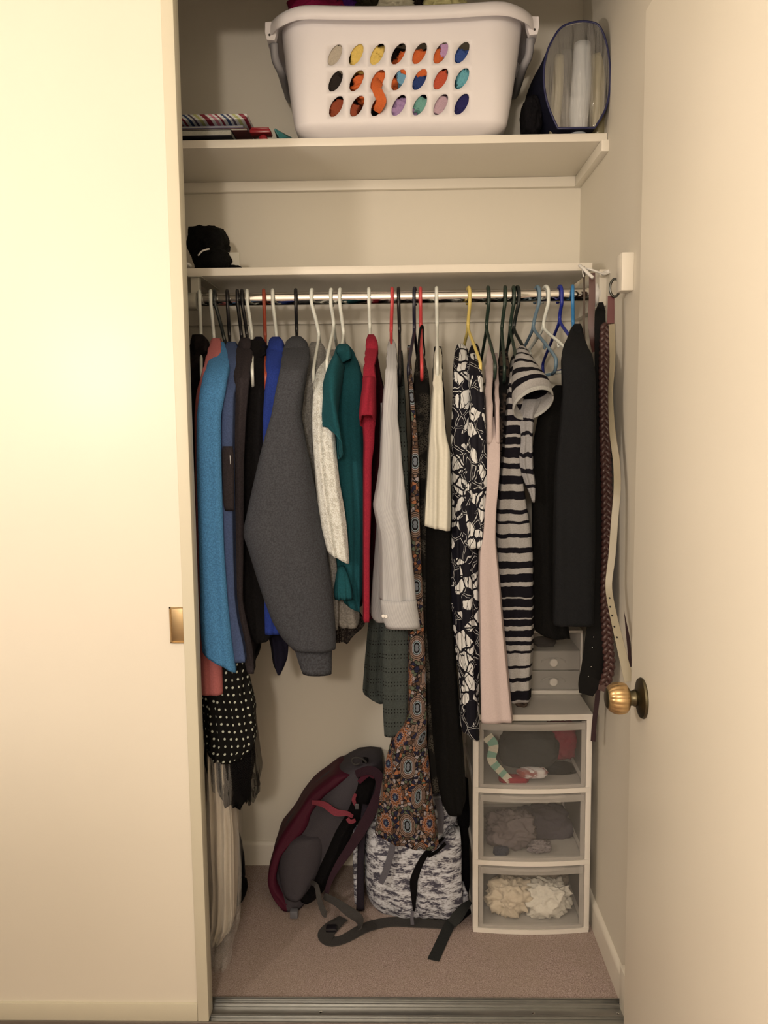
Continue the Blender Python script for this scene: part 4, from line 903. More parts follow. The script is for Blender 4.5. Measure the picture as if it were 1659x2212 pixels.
lump('white-cream crumpled cloth in the right of the bottom drawer', 'crumpled_cloth', 1180, 1940, CY+.065, (.064, .045, .052), cloth('ivory_cotton', A((222, 204, 176)), .04), 22, .5, cb_(2))
lump('beige cloth at the back of the bottom drawer', 'crumpled_cloth', 1150, 1905, CY+.17, (.10, .06, .05), cloth('beige_cotton', A((176, 152, 122)), .05), 23, .5, cb_(2))

# small two-drawer box standing on the cart
SY = CY+.16
sx0 = P(1115, 1440, SY)[0]; sx1 = P(1258, 1440, SY)[0]; sz1 = P(1200, 1362, SY)[1]; sz0 = CT+.001
sb = thing('mini_drawer_box', 'small frosted two-drawer box on top of the white cart, behind trousers', 'drawer unit', ((sx0+sx1)/2, SY, sz0))
sd_ = min(BY-.03, SY+.2)
box('base', sx0, sx1, SY-.004, sd_, sz0, sz0+.012, cw, .002, sb)
box('lid', sx0, sx1, SY, sd_, sz1-.007, sz1, cw, .002, sb)
for x in (sx0, sx1-.006): box('side', x, x+.006, SY, sd_, sz0+.012, sz1-.007, cw, .001, sb)
zm = sz0+.012; hh = (sz1-.007-zm)
zt = zm+hh*.68
for i in range(2):
    za = zm+i*hh*.34+.001; zb = za+hh*.34-.002
    d_ = box('drawer_front', sx0+.007, sx1-.007, SY+.004, SY+.008, za, zb, fr2, .0012, sb)
    xm = (sx0+sx1)/2+.012
    q = [Vector((xm+math.cos(a)*.034, SY+.001, (za+zb)/2-.004+math.sin(a)*.013)) for a in [PI*j/16 for j in range(17)]]
    MB().tube(q, .0016, 8).build('grip_ridge', fr2, d_, smooth=True)
    auto(MB().lathe((xm, SY+.004, (za+zb)/2-.004), (0, -1, 0), [(0, .010), (.004, .011), (.008, .012), (.010, .010)], 24).build('pull', cw, d_))
crumple('dark_hair_wrap', ((sx0+sx1)/2-.006, SY+.05, zt+.014), (.038, .03, .013), cloth('dark_hair_wrap', A((36, 26, 26)), .2), None, 4, .3, 3, 3, zmin=zt+.002, label='dark scrunched cloth in the open upper tray of the mini box', cat='cloth')
box('upper_front', sx0+.007, sx1-.007, SY+.003, SY+.006, zt, sz1-.008, frost, .0, sb)
box('tray', sx0+.006, sx1-.006, SY+.006, sd_-.01, zt-.0015, zt, fr2, 0, sb)

# ------------------------------------------------------------------ maroon and grey hiking backpack
ny = cloth('grey_nylon', A((86, 76, 76)), .08, 420, .25, .15, .7); mny = cloth('maroon_nylon', A((98, 26, 46)), .08, 420, .25, .15, .6); dk = cloth('black_mesh', A((26, 22, 22)), .2, 500, .5, .1)
pkm = cloth('pink_webbing', A((150, 58, 66)), .1, 400, .3, .05); web = cloth('grey_webbing', A((84, 76, 68)), .12, 500, .4, .05); mweb = cloth('dark_maroon_strap', A((72, 44, 50)), .1, 400, .3, .05)
YB = yfloor(620, 1972); YT = .47
bp = thing('hiking_backpack', 'grey and maroon hiking backpack leaning against the closet back wall', 'backpack', (P(640, 1970, YB)[0], YB+.05, 0))
def yy(v, a=0.0): t = (v-1640)/(1972-1640); return YT+(YB-YT)*t+a
R1 = [(1652, 772, 822), (1668, 745, 826), (1680, 716, 828), (1700, 690, 826), (1720, 668, 818), (1760, 643, 797), (1800, 614, 774), (1850, 589, 748), (1900, 579, 718), (1935, 582, 695), (1955, 592, 676), (1969, 606, 655)]
drape('main_compartment', [(v, a, b, yy(v)) for v, a, b in R1], ny, yb=BY-.025, ytop=YT, parent=bp, seed=2, amp=.003, amp2=.006, lam=.09, slab=.11, k=.1, nose=.9)
drape('maroon_panel', [(v, a, b, yy(v, -.004)) for v, a, b in [(1676, 722, 760), (1700, 689, 735), (1720, 667, 705), (1760, 642, 672), (1790, 620, 666), (1812, 606, 650), (1850, 588, 606), (1900, 576, 592), (1925, 578, 596), (1950, 588, 622), (1962, 598, 628), (1970, 608, 626)]], mny, yb=BY-.022, ytop=YT, parent=bp, seed=5, amp=.003, amp2=.004, lam=.05, slab=.04, k=.1, nose=.5, label='maroon side panel')
drape('side_pocket', [(v, a, b, yy(v, -.018)) for v, a, b in [(1815, 640, 690), (1822, 618, 702), (1860, 599, 700), (1900, 595, 690), (1930, 600, 675), (1948, 612, 655)]], ny, yb=.5, ytop=.3, parent=bp, seed=6, amp=.002, amp2=.004, lam=.08, slab=.05, k=.1, nose=.7)
drape('back_panel', [(v, a, b, yy(v, -.01)) for v, a, b in [(1672, 765, 812), (1700, 768, 812), (1760, 745, 792), (1800, 722, 765), (1850, 700, 745), (1900, 678, 722), (1935, 655, 700), (1952, 645, 680)]], dk, yb=.56, ytop=YT-.02, parent=bp, seed=7, amp=.002, amp2=.004, lam=.04, slab=.06, k=.1, nose=.7, label='black padded back panel')
ribbon('shoulder_strap', [(770, 1672, yy(1672, -.02), .022), (795, 1664, yy(1664, -.04), .024), (815, 1672, yy(1672, -.05), .026), (822, 1700, yy(1700, -.06), .028), (808, 1740, yy(1740, -.07), .030), (782, 1790, yy(1790, -.07), .030), (757, 1830, yy(1830, -.06), .026), (730, 1870, yy(1870, -.05), .020), (712, 1905, yy(1905, -.04), .014), (704, 1935, yy(1935, -.03), .013)], mweb, .008, bp)
ribbon('compression_strap', [(674, 1733, yy(1733, -.02), .012, 20), (700, 1738, yy(1738, -.035), .017), (725, 1755, yy(1755, -.04), .019), (748, 1757, yy(1757, -.04), .014), (762, 1764, yy(1764, -.035), .010)], pkm, .002, bp)
ribbon('strap_end', [(750, 1768, yy(1768, -.04), .010), (757, 1775, yy(1768, -.045), .012), (768, 1772, yy(1768, -.04), .010)], pkm, .002, bp)
ribbon('pink_loop', [(768, 1715, yy(1715, -.02), .008), (764, 1728, yy(1728, -.03), .011), (769, 1741, yy(1741, -.03), .008)], pkm, .002, bp)
ribbon('inner_lining', [(775, 1690, yy(1690, -.025), .012), (795, 1672, yy(1680, -.03), .016), (808, 1680, yy(1690, -.03), .008)], mny, .002, bp)
bk_ = P3(771, 1742, yy(1742, -.04)); MB().box(bk_.x-.006, bk_.x+.006, bk_.y-.003, bk_.y+.003, bk_.z-.008, bk_.z+.008, .002).build('buckle', plastic('buckle_plastic', A((96, 90, 86)), .4), bp)
q = [P3(u, v, YT-.01) for u, v in ((778, 1648), (768, 1652), (760, 1646), (762, 1638), (772, 1636), (784, 1640), (792, 1648))]
MB().tube([Vector(k) for k in spline([tuple(k) for k in q], 6)], .003, 8).build('haul_loop', web, bp, smooth=True)
crumple('toggle', P3(789, 1642, YT), (.010, .008, .010), dk, bp, 3, .2, 2, 2)
ribbon('hip_webbing', [(672, 1905, yy(1905, -.03), .012, 20), (684, 1915, yy(1905, -.07), .013), (690, 1945, yy(1905, -.09), .014), (700, 1972, yy(1905, -.11), .016), (706, 1975, yy(1905, -.11), .016)], web, .0025, bp)
ribbon('waist_webbing', [(700, 1935, .335, .018, 10), (728, 1950, .30, .020), (752, 1968, .27, .026), (776, 1985, .245, .026, 30), (778, 2003, .22, .016, 60), (772, 2010, .21, .010, 80)], web, .0025, bp)
# webbing lying on the carpet
def onfloor(name, pts, mat, parent, wd=.025, lift=.002):
    v = []; pts = spline([(*P3(u, vv, yfloor(u, vv))[:2], w_, h) for u, vv, w_, h in pts], 10); n = len(pts)
    for i, q in enumerate(pts):
        a, b2 = pts[max(0, i-1)], pts[min(n-1, i+1)]; d = Vector((b2[0]-a[0], b2[1]-a[1], 0)).normalized(); s_ = Vector((-d.y, d.x, 0))
        c = Vector((q[0], q[1], 0)); hz = lift+q[3]
        for sgn, h in ((-1, hz), (1, hz), (1, hz+.0025), (-1, hz+.0025)): v.append(c+s_*sgn*q[2]/2+Vector((0, 0, h)))
    f = [(i*4+a, i*4+(a+1) % 4, i*4+4+(a+1) % 4, i*4+4+a) for i in range(n-1) for a in range(4)]+[(0, 1, 2, 3), ((n-1)*4, (n-1)*4+1, (n-1)*4+2, (n-1)*4+3)]
    return auto(mk(name, v, f, mat, parent, smooth=False))
onfloor('floor_webbing', [(742, 1990, .030, .006), (716, 2008, .045, .004), (704, 2022, .045, .0), (716, 2036, .04, .0), (745, 2030, .035, 0), (790, 2006, .040, .0), (840, 1994, .042, 0), (900, 1995, .044, 0), (962, 1998, .044, 0)], web, bp)
bkl = P3(715, 2016, yfloor(715, 2016)); box('ladder_lock', bkl.x-.014, bkl.x+.016, bkl.y-.01, bkl.y+.015, .008, .018, plastic('dark_buckle', A((44, 38, 42)), .4), .003, bp)
bk2 = P3(636, 1966, .33); box('side_buckle', bk2.x-.012, bk2.x+.010, bk2.y-.01, bk2.y+.01, .008, .030, plastic('grey_buckle', A((120, 114, 112)), .4), .003, bp)

# ------------------------------------------------------------------ patterned backpack
sdm = spacedye_mat(); PY = yfloor(890, 1990)
pb = thing('patterned_backpack', 'grey and white speckled backpack standing under the orange print dress', 'backpack', (P(890, 1988, PY)[0], PY+.05, 0))
drape('body', [(1712, 905, 968, PY+.10), (1725, 870, 978, PY+.07), (1745, 830, 984, PY+.045), (1780, 798, 990, PY+.03), (1820, 787, 994, PY+.015), (1870, 783, 996, PY), (1930, 784, 998, PY-.005), (1965, 788, 1001, PY), (1980, 796, 1000, PY+.004), (1987, 806, 994, PY+.012)],
      sdm, yb=PY+.20, ytop=PY+.1, parent=pb, seed=3, amp=.003, amp2=.006, lam=.09, slab=.19, k=.2, nose=.35, sig=.012)
drape('open_flap', [(1800, 972, 994, PY+.012), (1812, 962, 996, PY+.0), (1850, 915, 998, PY-.010), (1880, 904, 998, PY-.016), (1930, 898, 999, PY-.018), (1965, 897, 1001, PY-.014), (1983, 899, 998, PY-.006), (1988, 905, 990, PY)], sdm, yb=PY+.06, ytop=PY+.012, parent=pb, seed=5, amp=.002, amp2=.005, lam=.07, slab=.15, k=.2, nose=.2)
drape('zip_opening', [(1812, 955, 972, PY+.006), (1830, 930, 955, PY-.0), (1850, 910, 932, PY-.004), (1880, 894, 910, PY-.008), (1905, 884, 902, PY-.010), (1940, 888, 900, PY-.010), (1968, 892, 897, PY-.008)], dk, yb=PY+.03, ytop=PY+.006, parent=pb, seed=6, amp=0, amp2=.0, slab=.01, label='black gaping zip')
gw = cloth('grey_flat_strap', A((112, 104, 104)), .08, 400, .3, .05)
ribbon('strap', [(868, 1760, PY-.0, .016), (852, 1810, PY-.016, .017), (843, 1850, PY-.022, .018), (832, 1885, PY-.022, .018), (822, 1908, PY-.018, .016)], gw, .003, pb)
ribbon('strap', [(945, 1725, PY+.03, .018), (952, 1760, PY+.012, .018), (950, 1800, PY+.0, .018)], gw, .003, pb)
ribbon('zip_pull', [(891, 1968, PY-.026, .008), (890, 1982, PY-.030, .009), (891, 1997, PY-.030, .010)], gw, .003, pb)
MB().tube([P3(*k) for k in spline([(962, 1822, PY-.012), (945, 1838, PY-.016), (925, 1850, PY-.018)], 6)], .0045, 8).build('zip_edge', dk, pb, smooth=True)
drape('side_strap', [(1745, 782, 800, PY+.06), (1800, 774, 790, PY+.04), (1870, 772, 786, PY+.03), (1930, 771, 786, PY+.03), (1968, 770, 787, PY+.03)], cloth('dark_side_strap', A((58, 48, 54)), .1, 400, .3, .1), yb=PY+.09, ytop=PY+.06, parent=pb, seed=7, amp=.001, amp2=.001, slab=.02)
drape('side_binding', [(1790, 762, 774, PY+.10), (1850, 762, 772, PY+.09), (1920, 764, 773, PY+.08), (1960, 766, 773, PY+.08)], sdm, yb=PY+.15, ytop=PY+.1, parent=pb, seed=8, amp=.001, amp2=.002, slab=.01)
drape('dark_back', [(1690, 960, 1012, PY+.16), (1760, 985, 1014, PY+.13), (1850, 990, 1014, PY+.10), (1925, 994, 1015, PY+.10), (1935, 996, 1013, PY+.10)], dk, yb=PY+.24, ytop=PY+.16, parent=pb, seed=9, amp=.003, amp2=.004, slab=.03, label='black padded straps side')
drape('pocket_flap', [(1915, 993, 1003, PY+.06), (1935, 995, 1013, PY+.05), (1955, 998, 1012, PY+.04)], sdm, yb=PY+.09, ytop=PY+.06, parent=pb, seed=10, amp=.001, amp2=.001, slab=.01)
ribbon('loose_strap', [(1016, 1948, PY+.02, .012), (1002, 1962, PY-.02, .024), (988, 1980, PY-.05, .030), (976, 1996, PY-.06, .026)], cloth('dark_olive_webbing', A((60, 58, 52)), .1, 400, .3, .05), .003, pb)
onfloor('strap_tail', [(982, 1990, .030, .012), (970, 2006, .030, .004), (958, 2028, .030, 0), (948, 2050, .030, 0), (936, 2076, .031, 0)], bpy.data.materials['dark_olive_webbing'], pb)
onfloor('strap_tail', [(1016, 1972, .022, .006), (1000, 1985, .022, .006), (985, 1996, .022, .002)], dk, pb)

# ------------------------------------------------------------------ laundry basket on the upper shelf
bk = NT('basket_plastic'); ob = bk.coord(); bk.base(bk.mix(bk.noise(ob, 14, 2), (.76, .74, .76), (.73, .71, .735))); bk.set(.42, spec=.4); bk = bk.mat
BF = .300                                        # depth of the basket's front at its foot
bx0 = P(640, 290, BF)[0]; bx1 = P(1092, 284, BF)[0]; bcx = (bx0+bx1)/2
BZ0 = Z2+.001; BZ1 = P(860, 19, BF-.035)[1]; BH = BZ1-BZ0
tx0 = P(597, 70, BF-.03)[0]; tx1 = P(1140, 58, BF-.03)[0]
HX0, HX1 = (bx1-bx0)/2, (tx1-tx0)/2; bcy = (BF+BY-.03)/2+.0; HY0 = bcy-BF; HY1 = HY0+.030
bcy2 = bcy-.004
def sup(a, hx, hy, n=5.0):
    c, s_ = math.cos(a), math.sin(a)
    k = (abs(c)**n+abs(s_)**n)**(-1/n); return hx*k*c, hy*k*s_
def bsurf(s_, h, off=0.0):
    """s_: position along the perimeter 0..1 (0.25 = middle of the front), h: height 0..1"""
    e = h**.8; hx = HX0+(HX1-HX0)*e+off; hy = HY0+(HY1-HY0)*e+off
    if h < .12: q = (1-h/.12)**2*.034; hx -= q; hy -= q
    # arc-length like spacing round the rounded rectangle
    per = 4*(hx+hy); d = (s_ % 1)*per
    fx = 2*hx; fy = 2*hy
    # start at the back-left corner, go down the left side, along the front, up the right side, along the back
    if d < fy: x, y = -hx, hy-d
    elif d < fy+fx: x, y = -hx+(d-fy), -hy
    elif d < 2*fy+fx: x, y = hx, -hy+(d-fy-fx)
    else: x, y = hx-(d-2*fy-fx), hy
    r = .060; cx_ = max(-hx+r, min(hx-r, x)); cy_ = max(-hy+r, min(hy-r, y)); dx_, dy_ = x-cx_, y-cy_; l = math.hypot(dx_, dy_)
    if l > 0 and dx_ and dy_: x, y = cx_+dx_/l*r, cy_+dy_/l*r
    elif l > r: x, y = cx_+dx_/l*r, cy_+dy_/l*r
    return Vector(((bx0+bx1)/2+((tx0+tx1)/2-(bx0+bx1)/2)*h+x, bcy2+y, BZ0+BH*h))
basket = thing('laundry_basket', 'white plastic laundry basket with rows of oval holes on the upper shelf', 'basket', (bcx, bcy, BZ0))
# find the hole grid on the front face in (x, height)
hz_ = [(P(860, v, BF-.018)[1]-BZ0)/BH for v in (226, 173, 119)]
fcol = [P(u, 173, BF-.018)[0] for u in (725, 770.5, 816, 861, 906.5, 952, 997.5)]
dxh = (fcol[-1]-fcol[0])/6; dzh = (hz_[2]-hz_[0])/2
def front_pt(x, h):
    hy = HY0+(HY1-HY0)*h**.8; hx = HX0+(HX1-HX0)*h**.8
    y = bcy2-hy
    return Vector((x, y, BZ0+BH*h))
mb = MB(); NS = 4
gx0, gx1 = fcol[0]-dxh/2, fcol[-1]+dxh/2; gh0, gh1 = hz_[0]-dzh/2, hz_[2]+dzh/2
def sq_pt(k):   # 16 points round a unit square, counter-clockwise from the lower left
    k %= 16; a, b = divmod(k, 4); t = b/4*2-1
    return [(t, -1), (1, t), (-t, 1), (-1, -t)][a]
for c in range(7):
    for r in range(3):
        xc, hc = fcol[c], hz_[r]; hm = BZ0; v = []
        tilt = math.radians(-32); ra, rb = .0270, .0135
        for lay in range(2):
            for k in range(16):
                qx, qz = sq_pt(k)
                ang = math.atan2(qz, qx)
                if lay == 0: X_, H_ = xc+qx*dxh/2, hc+qz*dzh/2
                else:
                    al = ang-(PI/2+tilt)
                    ex, ez = math.cos(al)*ra, math.sin(al)*rb
                    b_ = PI/2+tilt
                    X_ = xc+ex*math.cos(b_)-ez*math.sin(b_); H_ = hc+(ex*math.sin(b_)+ez*math.cos(b_))/BH
                v.append(front_pt(X_, H_))
        mb.add(v, [(k, (k+1) % 16, 16+(k+1) % 16, 16+k) for k in range(16)])
# rest of the front wall around the perforated field
def xs_lin(a, b, n): return [a+(b-a)*i/n for i in range(n+1)]
xsg = xs_lin(gx0, gx1, 28); hsg = xs_lin(gh0, gh1, 12)
RC = .060
def grid_fn(fn, us, vs):
    v = [fn(a, b) for b in vs for a in us]; n = len(us)
    mb.add(v, [(j*n+i, j*n+i+1, (j+1)*n+i+1, (j+1)*n+i) for j in range(len(vs)-1) for i in range(n-1)])
hlow = [0, .004, .012, .025, .045, .07, .10]+[x for x in xs_lin(.10, gh0, 3)[1:]]
def foot(h): return (1-h/.10)**2*.034 if h < .10 else 0
def fp(x, h):
    p = front_pt(x, h); p.y += foot(h); return p
grid_fn(fp, xsg, hlow); grid_fn(fp, xsg, xs_lin(gh1, 1, 5))
allh = hlow+hsg[1:]+xs_lin(gh1, 1, 5)[1:]
def shell_dims(h): e = h**.8; f_ = foot(h); return HX0+(HX1-HX0)*e-f_, HY0+(HY1-HY0)*e-f_, (bx0+bx1)/2+((tx0+tx1)/2-(bx0+bx1)/2)*h
def rest(t, h):
    """t 0..1 from the right end of the perforated field round the right side, the back and the left side"""
    hx, hy, cx_ = shell_dims(h); r = .036+.062*h
    segs = [('l', Vector((gx1, bcy2-hy, 0)), Vector((cx_+hx-r, bcy2-hy, 0)), 4), ('c', Vector((cx_+hx-r, bcy2-hy+r, 0)), -90, 10), ('l', Vector((cx_+hx, bcy2-hy+r, 0)), Vector((cx_+hx, bcy2+hy-r, 0)), 8), ('c', Vector((cx_+hx-r, bcy2+hy-r, 0)), 0, 6),
            ('l', Vector((cx_+hx-r, bcy2+hy, 0)), Vector((cx_-hx+r, bcy2+hy, 0)), 12), ('c', Vector((cx_-hx+r, bcy2+hy-r, 0)), 90, 6), ('l', Vector((cx_-hx, bcy2+hy-r, 0)), Vector((cx_-hx, bcy2-hy+r, 0)), 8), ('c', Vector((cx_-hx+r, bcy2-hy+r, 0)), 180, 10), ('l', Vector((cx_-hx+r, bcy2-hy, 0)), Vector((gx0, bcy2-hy, 0)), 4)]
    tot = sum(q[3] for q in segs); k = t*tot
    for q in segs:
        if k <= q[3]+1e-9:
            a = k/q[3]
            if q[0] == 'l': p = q[1].lerp(q[2], a)
            else:
                an = math.radians(q[2]+90*a); p = q[1]+Vector((math.cos(an)*r, math.sin(an)*r, 0))
            p.z = BZ0+BH*h; return p
        k -= q[3]
us = [i/68 for i in range(69)]
grid_fn(rest, us, allh)
# floor of the basket
ring0 = [fp(x, 0) for x in xsg]+[rest(t, 0) for t in us[1:-1]]
mb.add(ring0, [tuple(range(len(ring0)))])
o = mk('tub', mb.v, mb.f, bk, basket, merge=.0012, recalc=True)
md = o.modifiers.new('thickness', 'SOLIDIFY'); md.thickness = .0028; md.offset = -1
# rim: a lip that rolls outward and down, dipping in the middle of the long sides
v = []; prof = [(-.001, -.004), (.0, .006), (.008, .011), (.020, .010), (.030, .004), (.033, -.006), (.034, -.028), (.031, -.028), (.029, -.006), (.022, .004), (.010, .005)]
hx, hy, cx_ = shell_dims(1.0)
rp_ = [fp(x, 1) for x in xsg]+[rest(t, 1) for t in [i/120 for i in range(1, 120)]]; N_ = len(rp_)
for i in range(N_):
    p_ = rp_[i]; tg = (rp_[(i+1) % N_]-rp_[i-1]); tg.z = 0; tg.normalize(); nn = Vector((tg.y, -tg.x, 0))
    xx_ = (p_.x-cx_)/hx
    dip = -.012*max(0, 1-xx_*xx_)-.010*max(0, abs(xx_)-.8)/.2
    for (o_, z_) in prof: v.append(p_+nn*o_+Vector((0, 0, dip+z_)))
K_ = len(prof); f = [(i*K_+j, i*K_+(j+1) % K_, ((i+1) % N_)*K_+(j+1) % K_, ((i+1) % N_)*K_+j) for i in range(N_) for j in range(K_)]
mk('rim', v, f, bk, basket)
for sgn in (-1, 1):      # side handles: bracket tabs that hang from the rim with a hand grip between them
    for yy_ in (bcy2-hy*.72, bcy2+hy*.72):
        x_ = cx_+sgn*(hx+.020)
        mb = MB(); w_ = .011
        pts = [(x_-.020*sgn, BZ0+BH-.004), (x_+.012*sgn, BZ0+BH-.006), (x_+.013*sgn, BZ0+BH-.030), (x_+.009*sgn, BZ0+BH-.047), (x_-.010*sgn, BZ0+BH-.049), (x_-.016*sgn, BZ0+BH-.030)]
        n_ = len(pts); vv = [(a, yy_-w_, b_) for a, b_ in pts]+[(a, yy_+w_, b_) for a, b_ in pts]
        mb.add(vv, [tuple(range(n_)), tuple(range(n_, 2*n_))]+[(i, (i+1) % n_, n_+(i+1) % n_, n_+i) for i in range(n_)])
        h_ = auto(mb.build('handle_bracket', bk, basket), 30)
        MB().lathe((x_+.002*sgn, yy_-w_-.0004, BZ0+BH-.036), (0, 1, 0), [(0, .003), (.001, .003)], 12).build('peg_hole', plastic('dark_hole', (.05, .045, .04), .8), h_)
    q = spline([(cx_+sgn*(hx+.014), bcy2-hy*.70, BZ0+BH-.05), (cx_+sgn*(hx+.012), bcy2-hy*.64, BZ0+BH-.085), (cx_+sgn*(hx+.002), bcy2-hy*.5, BZ0+BH-.105), (cx_+sgn*(hx+.002), bcy2, BZ0+BH-.11), (cx_+sgn*(hx+.002), bcy2+hy*.5, BZ0+BH-.105), (cx_+sgn*(hx+.012), bcy2+hy*.64, BZ0+BH-.085), (cx_+sgn*(hx+.014), bcy2+hy*.70, BZ0+BH-.05)], 6)
    MB().tube(q, .010, 8).build('hand_grip', plastic('grey_grip', A((150, 140, 132)), .5), basket, smooth=True)
# laundry: each piece lies just behind some of the holes
yb_ = 0
def lcl(name, lab, u, v, r, col, seed, amp=.35, cat='clothing', y=None, m=None):
    hh_ = (P(u, v, BF-.01)[1]-BZ0)/BH; yo = (y-BF-.012) if y else 0
    wy = bcy2-(HY0+(HY1-HY0)*max(.0, hh_)**.8); y = wy+.0045; c = P3(u, v, y); c.y = y+r[1]*.8+yo*.6
    bx = ((bcx-HX0+.012, bcx+HX0-.012), (y+.0, BY-.045), (BZ0+.012, BZ1+.09))
    return crumple(name, c, r, m or cloth(name+'_cloth'+str(seed), A(col), .08, 300, .3, .1), seed=seed, amp=amp, clampbox=bx, label=lab, cat=cat, group='laundry in the basket')
lcl('towel', 'beige towel behind the top left hole of the basket', 722, 115, (.034, .05, .045), (186, 164, 134), 1)
lcl('garment', 'black and tan garment behind the left end of the middle hole row', 722, 178, (.030, .05, .040), (60, 48, 40), 2)
lcl('garment', 'butter yellow garment behind the second and third top holes', 795, 118, (.052, .05, .034), (222, 178, 74), 3, y=BF+.006)
lcl('garment', 'rust brown garment behind the lower left basket holes', 742, 236, (.050, .05, .030), (160, 70, 36), 4)
lcl('garment', 'bright orange garment behind the middle basket holes', 810, 182, (.062, .05, .040), (220, 96, 28), 5)
lcl('garment', 'bright orange towel behind the fourth to sixth top holes', 905, 132, (.066, .05, .036), (214, 92, 26), 6, y=BF+.004)
lcl('garment', 'navy blue garment behind the middle row, right of centre', 905, 172, (.030, .05, .034), (52, 70, 120), 7, y=BF+.010)
lcl('garment', 'pale blue garment piece behind the centre hole', 872, 166, (.018, .05, .020), (110, 156, 172), 8, y=BF+.006)
lcl('garment', 'lavender garment behind the lower middle holes', 868, 236, (.040, .05, .030), (170, 130, 160), 9)
lcl('garment', 'sea green garment behind the fifth bottom hole', 910, 226, (.024, .05, .022), (110, 158, 136), 10, y=BF+.008)
lcl('garment', 'dusty pink garment behind the sixth bottom hole', 952, 226, (.032, .05, .030), (190, 150, 150), 11)
lcl('garment', 'red-orange garment behind the sixth middle hole', 950, 172, (.026, .05, .030), (206, 80, 44), 12, y=BF+.008)
lcl('garment', 'turquoise garment behind the last middle hole', 1004, 170, (.024, .05, .030), (100, 164, 164), 13)
lcl('garment', 'indigo garment behind the last bottom hole', 1002, 226, (.034, .05, .034), (56, 50, 100), 14)
lcl('garment', 'mid blue garment behind the last top hole', 998, 124, (.030, .05, .026), (60, 84, 140), 15)
lcl('garment', 'mauve garment piece behind the sixth top hole', 964, 108, (.018, .05, .018), (190, 140, 166), 16, y=BF+.004)
for lab, u, r, col, sd in (('magenta cloth heaped at the top left of the basket', 690, (.085, .08, .05), (150, 10, 60), 31), ('purple cloth on top of the basket, next to the magenta one', 752, (.035, .07, .048), (84, 30, 110), 32),
                       ('dark olive cloth on top of the basket', 800, (.05, .08, .05), (52, 44, 26), 33), ('beige cloth on top of the laundry, centre', 855, (.07, .08, .05), (196, 178, 140), 34),
                       ('pale yellow cloth at the top right of the laundry', 955, (.07, .08, .05), (210, 190, 120), 35), ('dark brown cloth on top of the laundry, right of the beige one', 900, (.03, .07, .05), (50, 36, 30), 36)):
    c = P3(u, 14, bcy-.03); c.z = BZ1+.046
    crumple('laundry_heap', c, r, cloth('heap%d' % sd, A(col), .08, 300, .3, .1), seed=sd, amp=.3, label=lab, cat='clothing', group='laundry in the basket')
core = crumple('laundry_heap', (bcx, bcy+.03, (BZ0+BZ1)/2+.01), (HX0*.86, .07, BH*.42), cloth('core_cloth', A((130, 110, 100)), .2, 100), seed=50, amp=.25, label='tangle of mixed clothes filling the middle of the basket', cat='clothing')
ribbon('orange_sleeve', [(822, 172, BF-.002, .020), (817, 180, BF-.022, .022), (814, 192, BF-.031, .023), (820, 206, BF-.036, .024), (824, 218, BF-.034, .024), (818, 232, BF-.024, .022), (814, 240, BF-.014, .018)], cloth('orange_jersey', A((222, 98, 30)), .06, 300, .3, .05), .006, label='orange sleeve pulled out through one oval basket hole', cat='clothing')

# ------------------------------------------------------------------ clear zipped bag right of the basket
FY = .30; bagm = cloth('navy_bag_cloth', A((34, 34, 50)), .15, 300, .3, .2, .6)
cl = NT('clear_vinyl'); cl.base((.80, .78, .72)); cl.set(.06, spec=.8); cl.bump(cl.noise(cl.mapping(cl.coord(), (60, 1, 5)), 1, 3, .5), 1.0, .02); cl.see_through(.78); cl = cl.mat
bag = thing('clear_bag', 'navy bag with a clear wrinkled vinyl front, standing right of the laundry basket', 'bag', (P(1245, 280, FY)[0], .45, Z2+.001))
def bagring(t):
    """section of the bag at depth fraction t, walking round from the foot"""
    cxp = 1246-52*t*1.0; top = 48+70*t; hw = 72-4*t
    return cxp, top, hw
sec = []
oval = [(1205, 277), (1196, 258), (1184, 228), (1176, 190), (1175, 150), (1181, 115), (1194, 85), (1212, 60), (1240, 48), (1270, 47), (1292, 54), (1306, 80), (1314, 115), (1318, 155), (1317, 195), (1310, 230), (1298, 255), (1285, 276)]
ov = spline([(u, v) for u, v in oval], 3); base_y = Z2+.001
ov3 = []
for u, v in ov:
    p = P3(u, v, FY); p.z = max(p.z, base_y+.002); ov3.append(p)
ctr = sum(ov3, Vector())/len(ov3)
# front film with pleats, bowing out
nr, na = 16, len(ov3); v = []; uvs_ = []
for j in range(nr+1):
    k = j/nr
    for p in ov3:
        q = ctr.lerp(p, k); bul = (1-k*k)
        q = q+Vector((0, -.018*bul+.006*bul*math.sin(q.x*190+math.sin(q.z*12)*1.6)+.004*bul*math.sin(q.x*420+q.z*40), 0)); v.append(q); uvs_.append((q.x, q.z))
f = [(j*na+i, j*na+(i+1) % na, (j+1)*na+(i+1) % na, (j+1)*na+i) for j in range(nr) for i in range(na)]
mk('vinyl_front', v, f, cl, bag, uvs=uvs_, recalc=False)
MB().tube(ov3, .0028, 8, True).build('piping', plastic('navy_piping', A((40, 42, 90)), .4), bag, smooth=True)
v = []; nd = 10
for j in range(nd+1):
    k = j/nd; y = FY+k*.27
    for p in ov3:
        q = Vector(p); sh = .02*math.sin(k*PI); q.y = y
        q.x = ctr.x+(p.x-ctr.x)*(1.0+sh*2)-.045*k*0-(.02 if p.x < ctr.x else 0)*math.sin(k*PI*.5)
        q.z = base_y+.002+(p.z-base_y-.002)*(1-.22*k+.02*math.sin(k*9+p.x*40))
        q.x = min(q.x, RX-.003)
        v.append(q)
f = [(j*na+i, j*na+(i+1) % na, (j+1)*na+(i+1) % na, (j+1)*na+i) for j in range(nd) for i in range(na)]+[tuple(nd*na+i for i in range(na))]
mk('side_cloth', v, f, bagm, bag)
